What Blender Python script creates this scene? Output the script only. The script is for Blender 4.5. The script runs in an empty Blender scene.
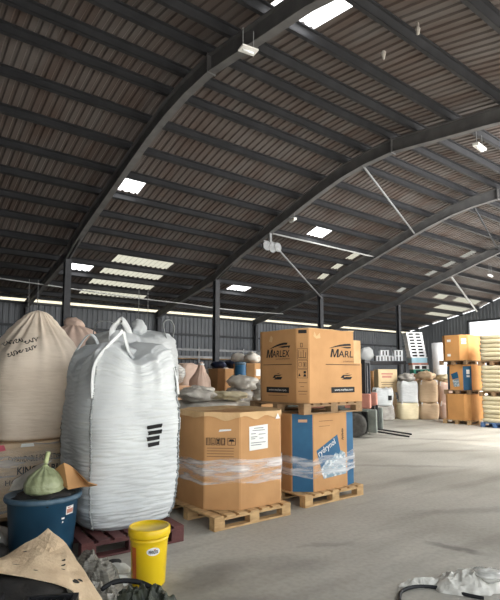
import bpy, bmesh, math, random
from mathutils import Vector, Matrix, noise
from mathutils.bvhtree import BVHTree
PI = math.pi
rnd = random.Random(7)
S = bpy.context.scene
COL = S.collection

# ------------------------------------------------------------------ materials
def new_mat(name):
    m = bpy.data.materials.new(name); m.use_nodes = True
    nt = m.node_tree; nt.nodes.clear()
    out = nt.nodes.new('ShaderNodeOutputMaterial')
    return m, nt, out

def mat(name, c1, c2=None, scale=4.0, rough=.7, metal=0.0, bump=0.0, bscale=30.0, stretch=(1, 1, 1), bstretch=(1, 1, 1), spec=.35, contrast=(.35, .65), coord='Object'):
    """diffuse surface of two tones mixed by noise, with an optional noise bump"""
    m, nt, out = new_mat(name)
    N, L = nt.nodes.new, nt.links.new
    b = N('ShaderNodeBsdfPrincipled'); L(b.outputs[0], out.inputs[0])
    b.inputs['Roughness'].default_value = rough
    b.inputs['Metallic'].default_value = metal
    b.inputs['Specular IOR Level'].default_value = spec
    tc = N('ShaderNodeTexCoord')
    if c2 is None: c2 = tuple(x * .82 for x in c1)
    mp = N('ShaderNodeMapping'); mp.inputs['Scale'].default_value = stretch
    L(tc.outputs[coord], mp.inputs[0])
    n = N('ShaderNodeTexNoise'); n.inputs['Scale'].default_value = scale; n.inputs['Detail'].default_value = 5
    L(mp.outputs[0], n.inputs['Vector'])
    r = N('ShaderNodeValToRGB')
    r.color_ramp.elements[0].position = contrast[0]; r.color_ramp.elements[1].position = contrast[1]
    r.color_ramp.elements[0].color = (*c2, 1); r.color_ramp.elements[1].color = (*c1, 1)
    L(n.outputs[0], r.inputs[0]); L(r.outputs[0], b.inputs['Base Color'])
    if bump:
        mp2 = N('ShaderNodeMapping'); mp2.inputs['Scale'].default_value = bstretch
        L(tc.outputs[coord], mp2.inputs[0])
        n2 = N('ShaderNodeTexNoise'); n2.inputs['Scale'].default_value = bscale; n2.inputs['Detail'].default_value = 4
        L(mp2.outputs[0], n2.inputs['Vector'])
        bp = N('ShaderNodeBump'); bp.inputs['Strength'].default_value = bump; bp.inputs['Distance'].default_value = .02
        L(n2.outputs[0], bp.inputs['Height']); L(bp.outputs[0], b.inputs['Normal'])
    return m

def film(name, tint=(.9, .92, .93), clear=.7, rough=.2, streak=3.5, diffuse=(.8, .82, .83)):
    """stretch film: part clear, part glossy and milky in streaks"""
    m, nt, out = new_mat(name)
    N, L = nt.nodes.new, nt.links.new
    tr = N('ShaderNodeBsdfTransparent'); tr.inputs[0].default_value = (*tint, 1)
    p = N('ShaderNodeBsdfPrincipled'); p.inputs['Base Color'].default_value = (*diffuse, 1); p.inputs['Roughness'].default_value = rough
    tc = N('ShaderNodeTexCoord'); mp = N('ShaderNodeMapping'); mp.inputs['Scale'].default_value = (1, 1, 7)
    n = N('ShaderNodeTexNoise'); n.inputs['Scale'].default_value = streak; n.inputs['Detail'].default_value = 4
    mr = N('ShaderNodeMapRange'); mr.inputs[1].default_value = .35; mr.inputs[2].default_value = .75
    mr.inputs[3].default_value = min(1, clear + .22); mr.inputs[4].default_value = max(0, clear - .45)
    L(tc.outputs['Object'], mp.inputs[0]); L(mp.outputs[0], n.inputs['Vector']); L(n.outputs[0], mr.inputs[0])
    bp = N('ShaderNodeBump'); bp.inputs['Strength'].default_value = .12; bp.inputs['Distance'].default_value = .02
    L(n.outputs[0], bp.inputs['Height']); L(bp.outputs[0], p.inputs['Normal'])
    mx = N('ShaderNodeMixShader'); L(mr.outputs[0], mx.inputs[0]); L(p.outputs[0], mx.inputs[1]); L(tr.outputs[0], mx.inputs[2])
    L(mx.outputs[0], out.inputs[0])
    return m

def translucent(name, tint, clear, body=(.6, .6, .52)):
    m, nt, out = new_mat(name)
    N, L = nt.nodes.new, nt.links.new
    tr = N('ShaderNodeBsdfTransparent'); tr.inputs[0].default_value = (*tint, 1)
    tl = N('ShaderNodeBsdfTranslucent'); tl.inputs[0].default_value = (*body, 1)
    tc = N('ShaderNodeTexCoord'); n = N('ShaderNodeTexNoise'); n.inputs['Scale'].default_value = 3
    mr = N('ShaderNodeMapRange'); mr.inputs[3].default_value = max(0, clear - .12); mr.inputs[4].default_value = min(1, clear + .12)
    L(tc.outputs['Object'], n.inputs['Vector']); L(n.outputs[0], mr.inputs[0])
    mx = N('ShaderNodeMixShader'); L(mr.outputs[0], mx.inputs[0]); L(tl.outputs[0], mx.inputs[1]); L(tr.outputs[0], mx.inputs[2])
    L(mx.outputs[0], out.inputs[0])
    return m

CARD = mat('cardboard', (.56, .31, .135), (.48, .26, .11), scale=3, rough=.8, bump=.12, bscale=14, bstretch=(1, 1, .3))
CARD_PALE = mat('cardboard_inner', (.66, .45, .24), (.55, .36, .18), scale=5, rough=.85, bump=.2, bscale=20)
CARD_FAR = mat('cardboard_orange', (.68, .34, .12), (.58, .29, .10), scale=2, rough=.8)
CARD_PINK = mat('cardboard_faded', (.58, .36, .22), (.48, .29, .17), scale=2, rough=.8)
PLY = mat('torn_board', (.86, .67, .45), (.72, .53, .34), scale=7, rough=.85, bump=.35, bscale=40, contrast=(.3, .7))
BLUEPRINT = mat('blue_print', (.02, .115, .23), (.015, .09, .19), scale=5, rough=.55)
INK = mat('black_ink', (.016, .015, .016), (.01, .01, .01), rough=.7)
INK_SOFT = mat('brown_ink', (.16, .09, .045), (.13, .075, .04), rough=.8)
WHITE_INK = mat('white_ink', (.8, .8, .78), rough=.7)
PAPER = mat('white_paper', (.82, .83, .8), (.76, .77, .74), rough=.8)
PALLET = mat('pine_pallet', (.62, .41, .2), (.42, .26, .12), scale=5, rough=.85, bump=.3, bscale=25, stretch=(1, 4, 4))
PALLET_DARK = mat('weathered_pallet', (.34, .22, .12), (.20, .13, .07), scale=5, rough=.9, bump=.3, bscale=25)
PALLET_RED = mat('maroon_pallet', (.15, .055, .05), (.09, .035, .035), scale=5, rough=.7, bump=.2)
PALLET_BLUE = mat('blue_pallet', (.12, .22, .42), (.08, .16, .33), scale=5, rough=.7)
WHITE_BAG = mat('white_woven', (.64, .67, .675), (.55, .575, .585), scale=2.5, rough=.6, bump=.35, bscale=9, bstretch=(1, 1, 6))
SEAM = mat('grey_seam', (.33, .35, .35), rough=.8)
STRAP = mat('white_strap', (.76, .78, .78), (.66, .68, .68), scale=12, rough=.7, bump=.2, bscale=60)
BEIGE_BAG = mat('beige_woven', (.82, .71, .585), (.70, .595, .48), scale=2.2, rough=.75, bump=.3, bscale=7, bstretch=(1, 1, 6))
PEACH_BAG = mat('peach_woven', (.72, .54, .44), (.62, .45, .36), scale=3, rough=.75, bump=.3, bscale=10)
TAN_BAG = mat('tan_woven', (.66, .50, .33), (.54, .40, .26), scale=2, rough=.75, bump=.3, bscale=9, bstretch=(1, 1, 4))
CREAM_BAG = mat('cream_sack', (.76, .68, .47), (.64, .56, .37), scale=3, rough=.7, bump=.3, bscale=9)
DIRTY_WHITE = mat('dirty_white_plastic', (.64, .61, .55), (.42, .39, .34), scale=5, rough=.5, bump=.5, bscale=12)
GREY_SACK = mat('grey_sack', (.46, .44, .40), (.30, .28, .26), scale=5, rough=.7, bump=.5, bscale=12)
CLEAR_WRAP = film('crumpled_clear_film', tint=(.85, .86, .86), clear=.38, rough=.15, streak=8, diffuse=(.6, .6, .57))
DUSTY_WRAP = film('dusty_film', tint=(.7, .7, .66), clear=.35, rough=.25, streak=10, diffuse=(.40, .38, .33))
STRETCH = film('stretch_film', tint=(.98, .98, .98), clear=.80, rough=.3, streak=2.2, diffuse=(.95, .96, .97))
TUB = mat('blue_tub', (.022, .085, .155), (.015, .06, .11), scale=3, rough=.38, spec=.5)
TUB_RIM = mat('tub_rim', (.10, .16, .21), (.05, .10, .15), scale=8, rough=.45)
DARK = mat('dark_rubbish', (.018, .018, .018), (.03, .027, .024), scale=9, rough=.7, bump=.6, bscale=18)
GREEN_BAG = mat('greenish_film', (.40, .44, .26), (.25, .28, .15), scale=9, rough=.35, bump=.5, bscale=25, spec=.5)
GREEN_PALE = mat('pale_green_film', (.60, .66, .36), (.45, .50, .25), scale=9, rough=.35)
YELLOW = mat('yellow_plastic', (.86, .60, .012), (.78, .53, .01), scale=3, rough=.33, spec=.5)
LID_DIRT = mat('dusty_yellow_lid', (.50, .40, .11), (.36, .29, .13), scale=9, rough=.6)
ORANGE_STRIPE = mat('orange_stripe', (.72, .16, .03), rough=.4)
BLACK_PLASTIC = mat('black_plastic', (.020, .021, .024), (.011, .012, .014), scale=6, rough=.5, spec=.25)
GREY_PLASTIC = mat('grey_plastic', (.25, .26, .27), (.16, .17, .18), scale=8, rough=.45)
TARP = mat('dark_green_tarp', (.055, .062, .042), (.022, .026, .02), scale=12, rough=.5, bump=.5, bscale=16)
STEEL = mat('dark_steel', (.045, .048, .055), (.030, .032, .037), scale=3, rough=.6, spec=.3)
PURLIN = mat('purlin_steel', (.026, .027, .031), (.018, .019, .022), scale=3, rough=.55)
RAFTER = mat('rafter_steel', (.12, .12, .122), (.085, .085, .088), scale=3, rough=.55)
STEEL_LIGHT = mat('grey_steel', (.21, .22, .23), (.15, .155, .16), scale=6, rough=.5)
CONDUIT = mat('pale_conduit', (.42, .43, .43), rough=.5)
LAMP_WHITE = mat('white_enamel', (.8, .81, .8), rough=.35)
TRUCK_GREY = mat('grey_green_paint', (.21, .235, .21), (.13, .145, .13), scale=5, rough=.45)
TRUCK_RED = mat('faded_red_paint', (.56, .25, .19), (.46, .20, .15), scale=4, rough=.45)
TYRE = mat('dusty_tyre', (.12, .115, .105), (.08, .077, .07), scale=12, rough=.9)
HUB = mat('pale_wheel_hub', (.40, .38, .34), (.25, .24, .22), scale=12, rough=.6)
BLACK_STEEL = mat('black_steel', (.02, .02, .022), rough=.45)
WHITE_PLASTIC = mat('white_plastic', (.82, .85, .88), (.72, .75, .78), scale=4, rough=.4)
PALE_BLUE = mat('pale_blue_plastic', (.35, .58, .70), rough=.5)
GREEN_PLASTIC = mat('green_plastic', (.04, .30, .22), rough=.5)
PINK = mat('pink_label', (.62, .12, .16), rough=.6)
NAVY = mat('navy_film', (.02, .03, .07), (.012, .018, .04), scale=8, rough=.35, bump=.4)

def floor_mat():
    m, nt, out = new_mat('concrete_floor')
    N, L = nt.nodes.new, nt.links.new
    b = N('ShaderNodeBsdfPrincipled'); L(b.outputs[0], out.inputs[0])
    b.inputs['Specular IOR Level'].default_value = .3
    tc = N('ShaderNodeTexCoord')
    def noi(scale, det, stretch=(1, 1, 1), rot=0):
        mp = N('ShaderNodeMapping'); mp.inputs['Scale'].default_value = stretch; mp.inputs['Rotation'].default_value = (0, 0, rot)
        L(tc.outputs['Object'], mp.inputs[0])
        n = N('ShaderNodeTexNoise'); n.inputs['Scale'].default_value = scale; n.inputs['Detail'].default_value = det
        L(mp.outputs[0], n.inputs['Vector']); return n
    a = noi(.55, 6); r = N('ShaderNodeValToRGB')
    e = r.color_ramp.elements
    e[0].position = .3; e[0].color = (.325, .310, .270, 1); e[1].position = .7; e[1].color = (.49, .47, .418, 1)
    L(a.outputs[0], r.inputs[0])
    # tyre drag marks, long and thin
    d = noi(1.1, 4, (.25, 1.6, 1), .5); rd = N('ShaderNodeValToRGB'); e = rd.color_ramp.elements
    e[0].position = .30; e[0].color = (.72, .71, .70, 1); e[1].position = .48; e[1].color = (1, 1, 1, 1)
    L(d.outputs[0], rd.inputs[0])
    mx = N('ShaderNodeMix'); mx.data_type = 'RGBA'; mx.blend_type = 'MULTIPLY'; mx.inputs[0].default_value = .9
    L(r.outputs[0], mx.inputs[6]); L(rd.outputs[0], mx.inputs[7])
    g = noi(22, 5); rg = N('ShaderNodeValToRGB'); e = rg.color_ramp.elements
    e[0].position = .3; e[0].color = (.86, .86, .86, 1); e[1].position = .6; e[1].color = (1, 1, 1, 1)
    L(g.outputs[0], rg.inputs[0])
    mx2 = N('ShaderNodeMix'); mx2.data_type = 'RGBA'; mx2.blend_type = 'MULTIPLY'; mx2.inputs[0].default_value = 1
    L(mx.outputs[2], mx2.inputs[6]); L(rg.outputs[0], mx2.inputs[7])
    prev = mx2.outputs[2]
    # oil stains of their own shape, plus shade painted right of the bucket: centre, half length, half width, angle, strength
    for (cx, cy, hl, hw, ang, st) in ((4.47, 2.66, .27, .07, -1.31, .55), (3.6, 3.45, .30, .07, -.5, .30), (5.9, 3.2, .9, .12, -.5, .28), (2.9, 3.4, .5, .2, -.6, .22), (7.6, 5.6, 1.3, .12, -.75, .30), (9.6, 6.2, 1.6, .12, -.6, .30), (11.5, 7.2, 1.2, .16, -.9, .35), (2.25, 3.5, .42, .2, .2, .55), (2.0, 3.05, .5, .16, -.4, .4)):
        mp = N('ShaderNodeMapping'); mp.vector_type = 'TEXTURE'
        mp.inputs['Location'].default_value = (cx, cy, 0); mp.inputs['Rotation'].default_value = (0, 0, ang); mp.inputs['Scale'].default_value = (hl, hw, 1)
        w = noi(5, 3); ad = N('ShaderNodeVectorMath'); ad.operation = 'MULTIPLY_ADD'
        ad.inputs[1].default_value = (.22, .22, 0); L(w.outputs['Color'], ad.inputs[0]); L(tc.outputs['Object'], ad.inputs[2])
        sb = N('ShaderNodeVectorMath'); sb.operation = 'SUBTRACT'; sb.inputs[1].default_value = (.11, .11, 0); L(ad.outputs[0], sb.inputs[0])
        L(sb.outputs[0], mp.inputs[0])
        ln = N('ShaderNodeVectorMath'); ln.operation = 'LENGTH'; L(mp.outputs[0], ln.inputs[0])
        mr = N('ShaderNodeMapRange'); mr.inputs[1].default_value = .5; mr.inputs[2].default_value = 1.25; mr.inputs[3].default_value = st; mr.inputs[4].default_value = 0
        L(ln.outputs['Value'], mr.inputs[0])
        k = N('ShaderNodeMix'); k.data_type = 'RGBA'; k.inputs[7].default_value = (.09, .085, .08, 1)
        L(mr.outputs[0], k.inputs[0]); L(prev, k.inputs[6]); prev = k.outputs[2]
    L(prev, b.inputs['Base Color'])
    rr = N('ShaderNodeMapRange'); rr.inputs[3].default_value = .42; rr.inputs[4].default_value = .75; L(a.outputs[0], rr.inputs[0]); L(rr.outputs[0], b.inputs['Roughness'])
    bp = N('ShaderNodeBump'); bp.inputs['Strength'].default_value = .12; bp.inputs['Distance'].default_value = .01
    L(g.outputs[0], bp.inputs['Height']); L(bp.outputs[0], b.inputs['Normal'])
    return m
FLOOR = floor_mat()
ROOF = mat('roof_sheet', (.112, .100, .096), (.080, .058, .050), scale=.9, rough=.55, stretch=(2.2, .5, 1), contrast=(.3, .62), spec=.3)
WALL = mat('wall_sheet', (.125, .135, .148), (.10, .108, .12), scale=.8, rough=.6, spec=.3)
YARD = mat('yard_concrete', (.55, .53, .49), (.47, .45, .42), scale=.4, rough=.9)
SKY_SHEET = translucent('clear_roof_sheet', (.97, .98, 1), .13, (.85, .87, .9))
ADDED_SHEET = translucent('added_frosted_sheet', (.95, .95, .95), .05, (.85, .85, .82))
DIRTY_SHEET = translucent('dirty_roof_sheet', (.5, .49, .42), .11, (.085, .083, .068))
DUST_SHEET = translucent('dusty_roof_sheet', (.4, .4, .37), .06, (.05, .05, .045))
EAVE_SHEET = translucent('eave_sheet', (.92, .88, .76), .6, (.5, .47, .4))

# ------------------------------------------------------------------ mesh helpers
def BM(): return bmesh.new()

def obj(name, bm, m, parent=None, smooth=False, loc=None, rotz=0):
    me = bpy.data.meshes.new(name)
    bmesh.ops.recalc_face_normals(bm, faces=bm.faces[:])
    if smooth:
        for f in bm.faces: f.smooth = True
    bm.to_mesh(me); bm.free()
    for k in (m if isinstance(m, (list, tuple)) else [m]): me.materials.append(k)
    o = bpy.data.objects.new(name, me); COL.objects.link(o)
    if parent is not None: o.parent = parent
    if loc is not None: o.location = loc
    if rotz: o.rotation_euler = (0, 0, rotz)
    return o

def tag(o, label, cat, group=None):
    o['label'] = label; o['category'] = cat; o['kind'] = 'thing'
    if group: o['group'] = group
    return o

def thing(name, label, cat, loc=(0, 0, 0), rotz=0, group=None):
    o = bpy.data.objects.new(name, None); COL.objects.link(o)
    o.location = loc; o.rotation_euler = (0, 0, rotz); o.empty_display_size = .1
    return tag(o, label, cat, group)

def struct(name, bm, m, smooth=False):
    o = obj(name, bm, m, None, smooth); o['kind'] = 'structure'; return o

def dup(root, loc=None, rotz=None, label=None, group=None):
    r = root.copy(); COL.objects.link(r)
    if loc is not None: r.location = loc
    if rotz is not None: r.rotation_euler = (0, 0, rotz)
    if label: r['label'] = label
    if group: r['group'] = group
    for ch in list(root.children):
        c = ch.copy(); COL.objects.link(c); c.parent = r
        for g in list(ch.children):
            d = g.copy(); COL.objects.link(d); d.parent = c
    return r

def box(bm, x0, x1, y0, y1, z0, z1, bev=0, mi=0):
    r = bmesh.ops.create_cube(bm, size=1)
    v = r['verts']
    for p in v:
        p.co = Vector(((x0 + x1) / 2 + p.co.x * (x1 - x0), (y0 + y1) / 2 + p.co.y * (y1 - y0), (z0 + z1) / 2 + p.co.z * (z1 - z0)))
    fs = {f for p in v for f in p.link_faces}
    for f in fs: f.material_index = mi
    if bev:
        es = list({e for p in v for e in p.link_edges})
        bmesh.ops.bevel(bm, geom=es, offset=bev, segments=2, profile=.6, affect='EDGES')

def prism(bm, poly, z0, z1, mi=0):
    """solid of a horizontal outline"""
    a = [bm.verts.new((x, y, z0)) for x, y in poly]; b = [bm.verts.new((x, y, z1)) for x, y in poly]
    n = len(poly)
    fs = [bm.faces.new(a[::-1]), bm.faces.new(b)]
    for i in range(n): fs.append(bm.faces.new((a[i], a[(i + 1) % n], b[(i + 1) % n], b[i])))
    for f in fs: f.material_index = mi

def tube(bm, pts, r, n=8, flat=1.0, cap=True):
    pts = [Vector(p) for p in pts]; rings = []
    ref = Vector((0, 0, 1))
    for i, p in enumerate(pts):
        t = (pts[min(i + 1, len(pts) - 1)] - pts[max(i - 1, 0)]).normalized()
        a = t.cross(ref)
        if a.length < .1: a = t.cross(Vector((1, 0, 0)))
        a.normalize(); b = t.cross(a).normalized()
        rr = r[i] if isinstance(r, (list, tuple)) else r
        rings.append([bm.verts.new(p + a * (rr * math.cos(2 * PI * k / n)) + b * (rr * flat * math.sin(2 * PI * k / n))) for k in range(n)])
    for i in range(len(rings) - 1):
        for k in range(n):
            bm.faces.new((rings[i][k], rings[i][(k + 1) % n], rings[i + 1][(k + 1) % n], rings[i + 1][k]))
    if cap:
        bm.faces.new(rings[0][::-1]); bm.faces.new(rings[-1])

def bar(bm, p, q, w, h):
    """rectangular bar from p to q"""
    p, q = Vector(p), Vector(q); t = (q - p).normalized(); up = Vector((0, 0, 1))
    a = t.cross(up)
    if a.length < .05: a = Vector((1, 0, 0))
    a.normalize(); b = a.cross(t).normalized()
    vs = [[bm.verts.new(c + a * (sx * w / 2) + b * (sy * h / 2)) for sx, sy in ((-1, -1), (1, -1), (1, 1), (-1, 1))] for c in (p, q)]
    bm.faces.new(vs[0][::-1]); bm.faces.new(vs[1])
    for k in range(4): bm.faces.new((vs[0][k], vs[0][(k + 1) % 4], vs[1][(k + 1) % 4], vs[1][k]))

def lathe(bm, prof, n=40, c=(0, 0, 0), axis='z'):
    rings = []
    for r, z in prof:
        ring = []
        for k in range(n):
            a = 2 * PI * k / n
            v = (r * math.cos(a), r * math.sin(a), z) if axis == 'z' else ((z, r * math.cos(a), r * math.sin(a)) if axis == 'x' else (r * math.cos(a), z, r * math.sin(a)))
            ring.append(bm.verts.new((c[0] + v[0], c[1] + v[1], c[2] + v[2])))
        rings.append(ring)
    for i in range(len(rings) - 1):
        for k in range(n): bm.faces.new((rings[i][k], rings[i][(k + 1) % n], rings[i + 1][(k + 1) % n], rings[i + 1][k]))
    for ring in (rings[0], rings[-1]):
        if (ring[0].co - ring[n // 2].co).length > 1e-4: bm.faces.new(ring)

def smoothpts(pts, sub=6):
    """Catmull-Rom through the points"""
    P = [Vector(p) for p in pts]; out = []
    for i in range(len(P) - 1):
        a, b, c, d = P[max(i - 1, 0)], P[i], P[i + 1], P[min(i + 2, len(P) - 1)]
        for k in range(sub):
            t = k / sub
            out.append(.5 * ((2 * b) + (c - a) * t + (2 * a - 5 * b + 4 * c - d) * t * t + (3 * b - a - 3 * c + d) * t ** 3))
    out.append(P[-1]); return out

def lerp_list(z, pts):
    if z <= pts[0][0]: return pts[0][1:]
    for a, b in zip(pts, pts[1:]):
        if z <= b[0]:
            t = (z - a[0]) / (b[0] - a[0]); t = t * t * (3 - 2 * t) * .5 + t * .5
            return tuple(x + (y - x) * t for x, y in zip(a[1:], b[1:]))
    return pts[-1][1:]

_texts = {}
def text_polys(s, size=1.0, bold=.0, shear=0.0):
    key = (s, bold, shear)
    if key not in _texts:
        cu = bpy.data.curves.new('lettering', 'FONT'); cu.body = s; cu.size = 1; cu.offset = bold; cu.shear = shear
        cu.resolution_u = 3
        o = bpy.data.objects.new('lettering', cu); COL.objects.link(o)
        dg = bpy.context.evaluated_depsgraph_get(); dg.update()
        me = o.evaluated_get(dg).to_mesh()
        vs = [tuple(v.co) for v in me.vertices]; fs = [tuple(p.vertices) for p in me.polygons]
        o.evaluated_get(dg).to_mesh_clear()
        bpy.data.objects.remove(o); bpy.data.curves.remove(cu)
        _texts[key] = (vs, fs)
    vs, fs = _texts[key]
    return [(v[0] * size, v[1] * size) for v in vs], fs

class Face:
    """printing on a flat face: o = lower left corner, u = direction to the right as one faces it"""
    def __init__(s, o, u, n): s.o, s.u, s.n = Vector(o), Vector(u).normalized(), Vector(n).normalized()
    def p(s, a, b, e=.003): return s.o + s.u * a + Vector((0, 0, b)) + s.n * e
    def poly(s, bm, pts, e=.003):
        bm.faces.new([bm.verts.new(s.p(a, b, e)) for a, b in pts])
    def rect(s, bm, a0, a1, b0, b1, e=.003): s.poly(bm, ((a0, b0), (a1, b0), (a1, b1), (a0, b1)), e)
    def frame(s, bm, a0, a1, b0, b1, w, e=.003):
        s.rect(bm, a0, a1, b0, b0 + w, e); s.rect(bm, a0, a1, b1 - w, b1, e); s.rect(bm, a0, a0 + w, b0 + w, b1 - w, e); s.rect(bm, a1 - w, a1, b0 + w, b1 - w, e)
    def text(s, bm, t, a, b, size=None, width=None, bold=0, shear=0, rot=0, e=.003, height=None):
        vs, fs = text_polys(t, 1, bold, shear)
        x0 = min(v[0] for v in vs); x1 = max(v[0] for v in vs); y1 = max(v[1] for v in vs)
        sx = width / (x1 - x0) if width else size
        sy = height / y1 if height else sx
        c, q = math.cos(rot), math.sin(rot)
        V = []
        for x, y in vs:
            x, y = (x - x0) * sx, y * sy
            V.append(bm.verts.new(s.p(a + x * c - y * q, b + x * q + y * c, e)))
        for f in fs:
            try: bm.faces.new([V[i] for i in f])
            except ValueError: pass

# ------------------------------------------------------------------ things made in many places
def make_pallet(name, W, D, m, hh=.14, twoway=False):
    """a timber pallet W along x, D along y, base at z = 0"""
    def fill(root):
        bm = BM(); nb = 7; bw = W / (nb * 1.32)
        for i in range(nb):
            x = -W / 2 + bw / 2 + i * (W - bw) / (nb - 1)
            box(bm, x - bw / 2, x + bw / 2, -D / 2, D / 2, hh - .02, hh, .003)
        for y in (-D / 2 + .05, 0, D / 2 - .05): box(bm, -W / 2, W / 2, y - .05, y + .05, hh - .042, hh - .02, .003)
        obj('deck', bm, m, root)
        for y in (-D / 2 + .05, 0, D / 2 - .05):
            for x in (-W / 2 + .065, 0, W / 2 - .065):
                b = BM(); box(b, x - .065, x + .065, y - .05, y + .05, .02, hh - .042, .004); obj('block', b, m, root)
            b = BM(); box(b, -W / 2, W / 2, y - .05, y + .05, 0, .02, .003); obj('bottom_board', b, m, root)
    return fill

def pallet(label, W, D, m, loc, rotz=0, hh=.14, group=None):
    t = thing('pallet', label, 'pallet', loc, rotz, group)
    make_pallet('pallet', W, D, m, hh)(t); return t

def bag_mesh(W, D, prof, seed=0, seg=112, rows=90, pleats=16, wr=.006, lump=.02, ears=0.0, ear_z=1e9, zstretch=52, tilt=(0, 0)):
    """fabric bulk bag: prof rows are (z, scale, squareness, pleat depth)"""
    bm = BM(); z0, z1 = prof[0][0], prof[-1][0]; grid = []
    for j in range(rows + 1):
        z = z0 + (z1 - z0) * j / rows
        s, n, pl = lerp_list(z, prof); ring = []
        for k in range(seg):
            a = 2 * PI * k / seg; c, q = math.cos(a), math.sin(a)
            r = (abs(c) ** n + abs(q) ** n) ** (-1 / n)
            ph = noise.noise((c * 1.7 + seed, q * 1.7, 3)) * 3
            k_ = s * (1 + pl * (math.cos(pleats * a + ph) + .5 * math.cos(pleats * 1.7 * a + 2 * ph)))
            x, y = W / 2 * r * c * k_, D / 2 * r * q * k_
            d = noise.noise((x * 2.2 + seed * 3.1, y * 2.2, z * 2.2)) * lump
            w = noise.noise((x * 3 + seed, y * 3 + 5, z * zstretch)); mask = .5 + .5 * noise.noise((x * 2.5, y * 2.5 + seed, z * 3))
            d += (min(abs(w) * 3.2, 1) - 1) * wr * (.35 + mask)
            zz = z
            if ears and z > ear_z:
                f = (z - ear_z) / (z1 - ear_z)
                zz += ears * f * (1 - f * .55) * (abs(math.sin(2 * a)) ** 3) - ears * .35 * f * (1 - abs(math.sin(2 * a)))
            l = math.hypot(x, y) or 1
            h = (z - z0)
            ring.append(bm.verts.new((x + d * x / l + tilt[0] * h, y + d * y / l + tilt[1] * h, zz)))
        grid.append(ring)
    for j in range(rows):
        for k in range(seg): bm.faces.new((grid[j][k], grid[j][(k + 1) % seg], grid[j + 1][(k + 1) % seg], grid[j + 1][k]))
    bm.faces.new(grid[0][::-1])
    top = bm.verts.new((sum(v.co.x for v in grid[-1]) / seg, sum(v.co.y for v in grid[-1]) / seg, sum(v.co.z for v in grid[-1]) / seg + .01))
    for k in range(seg): bm.faces.new((grid[-1][k], grid[-1][(k + 1) % seg], top))
    return bm, grid

def bvh_of(bm):
    bm.normal_update(); return BVHTree.FromBMesh(bm)

def decal(bm, tree, pts2, origin, u, n, off=.006, sub=10):
    """lay a four-cornered patch, given in (along u, height) on a plane, onto the fabric below it"""
    o, u, n = Vector(origin), Vector(u).normalized(), Vector(n).normalized()
    (a, b, c, d) = [Vector(p) for p in pts2]; G = []
    for i in range(sub + 1):
        row = []
        for j in range(sub + 1):
            s, t = i / sub, j / sub
            p2 = (a * (1 - s) + b * s) * (1 - t) + (d * (1 - s) + c * s) * t
            p = o + u * p2.x + Vector((0, 0, p2.y)) + n * .6
            hit = tree.ray_cast(p, -n)
            q = hit[0] + n * off if hit[0] else p - n * .6
            row.append(bm.verts.new(q))
        G.append(row)
    for i in range(sub):
        for j in range(sub): bm.faces.new((G[i][j], G[i + 1][j], G[i + 1][j + 1], G[i][j + 1]))

def project(tree, p, n, off=.004):
    n = Vector(n).normalized(); hit = tree.ray_cast(Vector(p) + n * .8, -n)
    return hit[0] + n * off if hit[0] else Vector(p)

def strap(bm, pts, w, th=.008, side=None):
    """flat lifting strap along the points"""
    P = smoothpts(pts, 6); side = Vector(side or (1, 0, 0)).normalized(); R = []
    for i, p in enumerate(P):
        t = (P[min(i + 1, len(P) - 1)] - P[max(i - 1, 0)]).normalized()
        a = (side - t * side.dot(t)).normalized(); b = t.cross(a)
        R.append([bm.verts.new(p + a * sx * w / 2 + b * sy * th / 2) for sx, sy in ((-1, -1), (1, -1), (1, 1), (-1, 1))])
    for i in range(len(R) - 1):
        for k in range(4): bm.faces.new((R[i][k], R[i][(k + 1) % 4], R[i + 1][(k + 1) % 4], R[i + 1][k]))
    bm.faces.new(R[0][::-1]); bm.faces.new(R[-1])

def sack_mesh(W, D, H, seed, seg=28, rows=14, nx=3.2, nz=2.2, lump=.12, freq=3.0):
    """a stuffed sack or bundle lying down, base near z = 0"""
    bm = BM(); grid = []
    for j in range(rows + 1):
        v = -PI / 2 + PI * j / rows; cz = math.copysign(abs(math.sin(v)) ** (2 / nz), math.sin(v)); cr = max(.001, math.cos(v)) ** (2 / nz)
        ring = []
        for k in range(seg):
            a = 2 * PI * k / seg; c, q = math.cos(a), math.sin(a)
            x = W / 2 * cr * math.copysign(abs(c) ** (2 / nx), c); y = D / 2 * cr * math.copysign(abs(q) ** (2 / nx), q); z = H / 2 * cz
            d = 1 + lump * noise.noise((x * freq + seed * 7.3, y * freq, z * freq * 1.5)) + lump * .5 * noise.noise((x * freq * 3 + seed, y * freq * 3, z * freq * 3))
            ring.append(bm.verts.new((x * d, y * d, max(0, H / 2 + z * d))))
        grid.append(ring)
    for j in range(rows):
        for k in range(seg): bm.faces.new((grid[j][k], grid[j][(k + 1) % seg], grid[j + 1][(k + 1) % seg], grid[j + 1][k]))
    bm.faces.new(grid[0][::-1]); bm.faces.new(grid[-1])
    return bm

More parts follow.
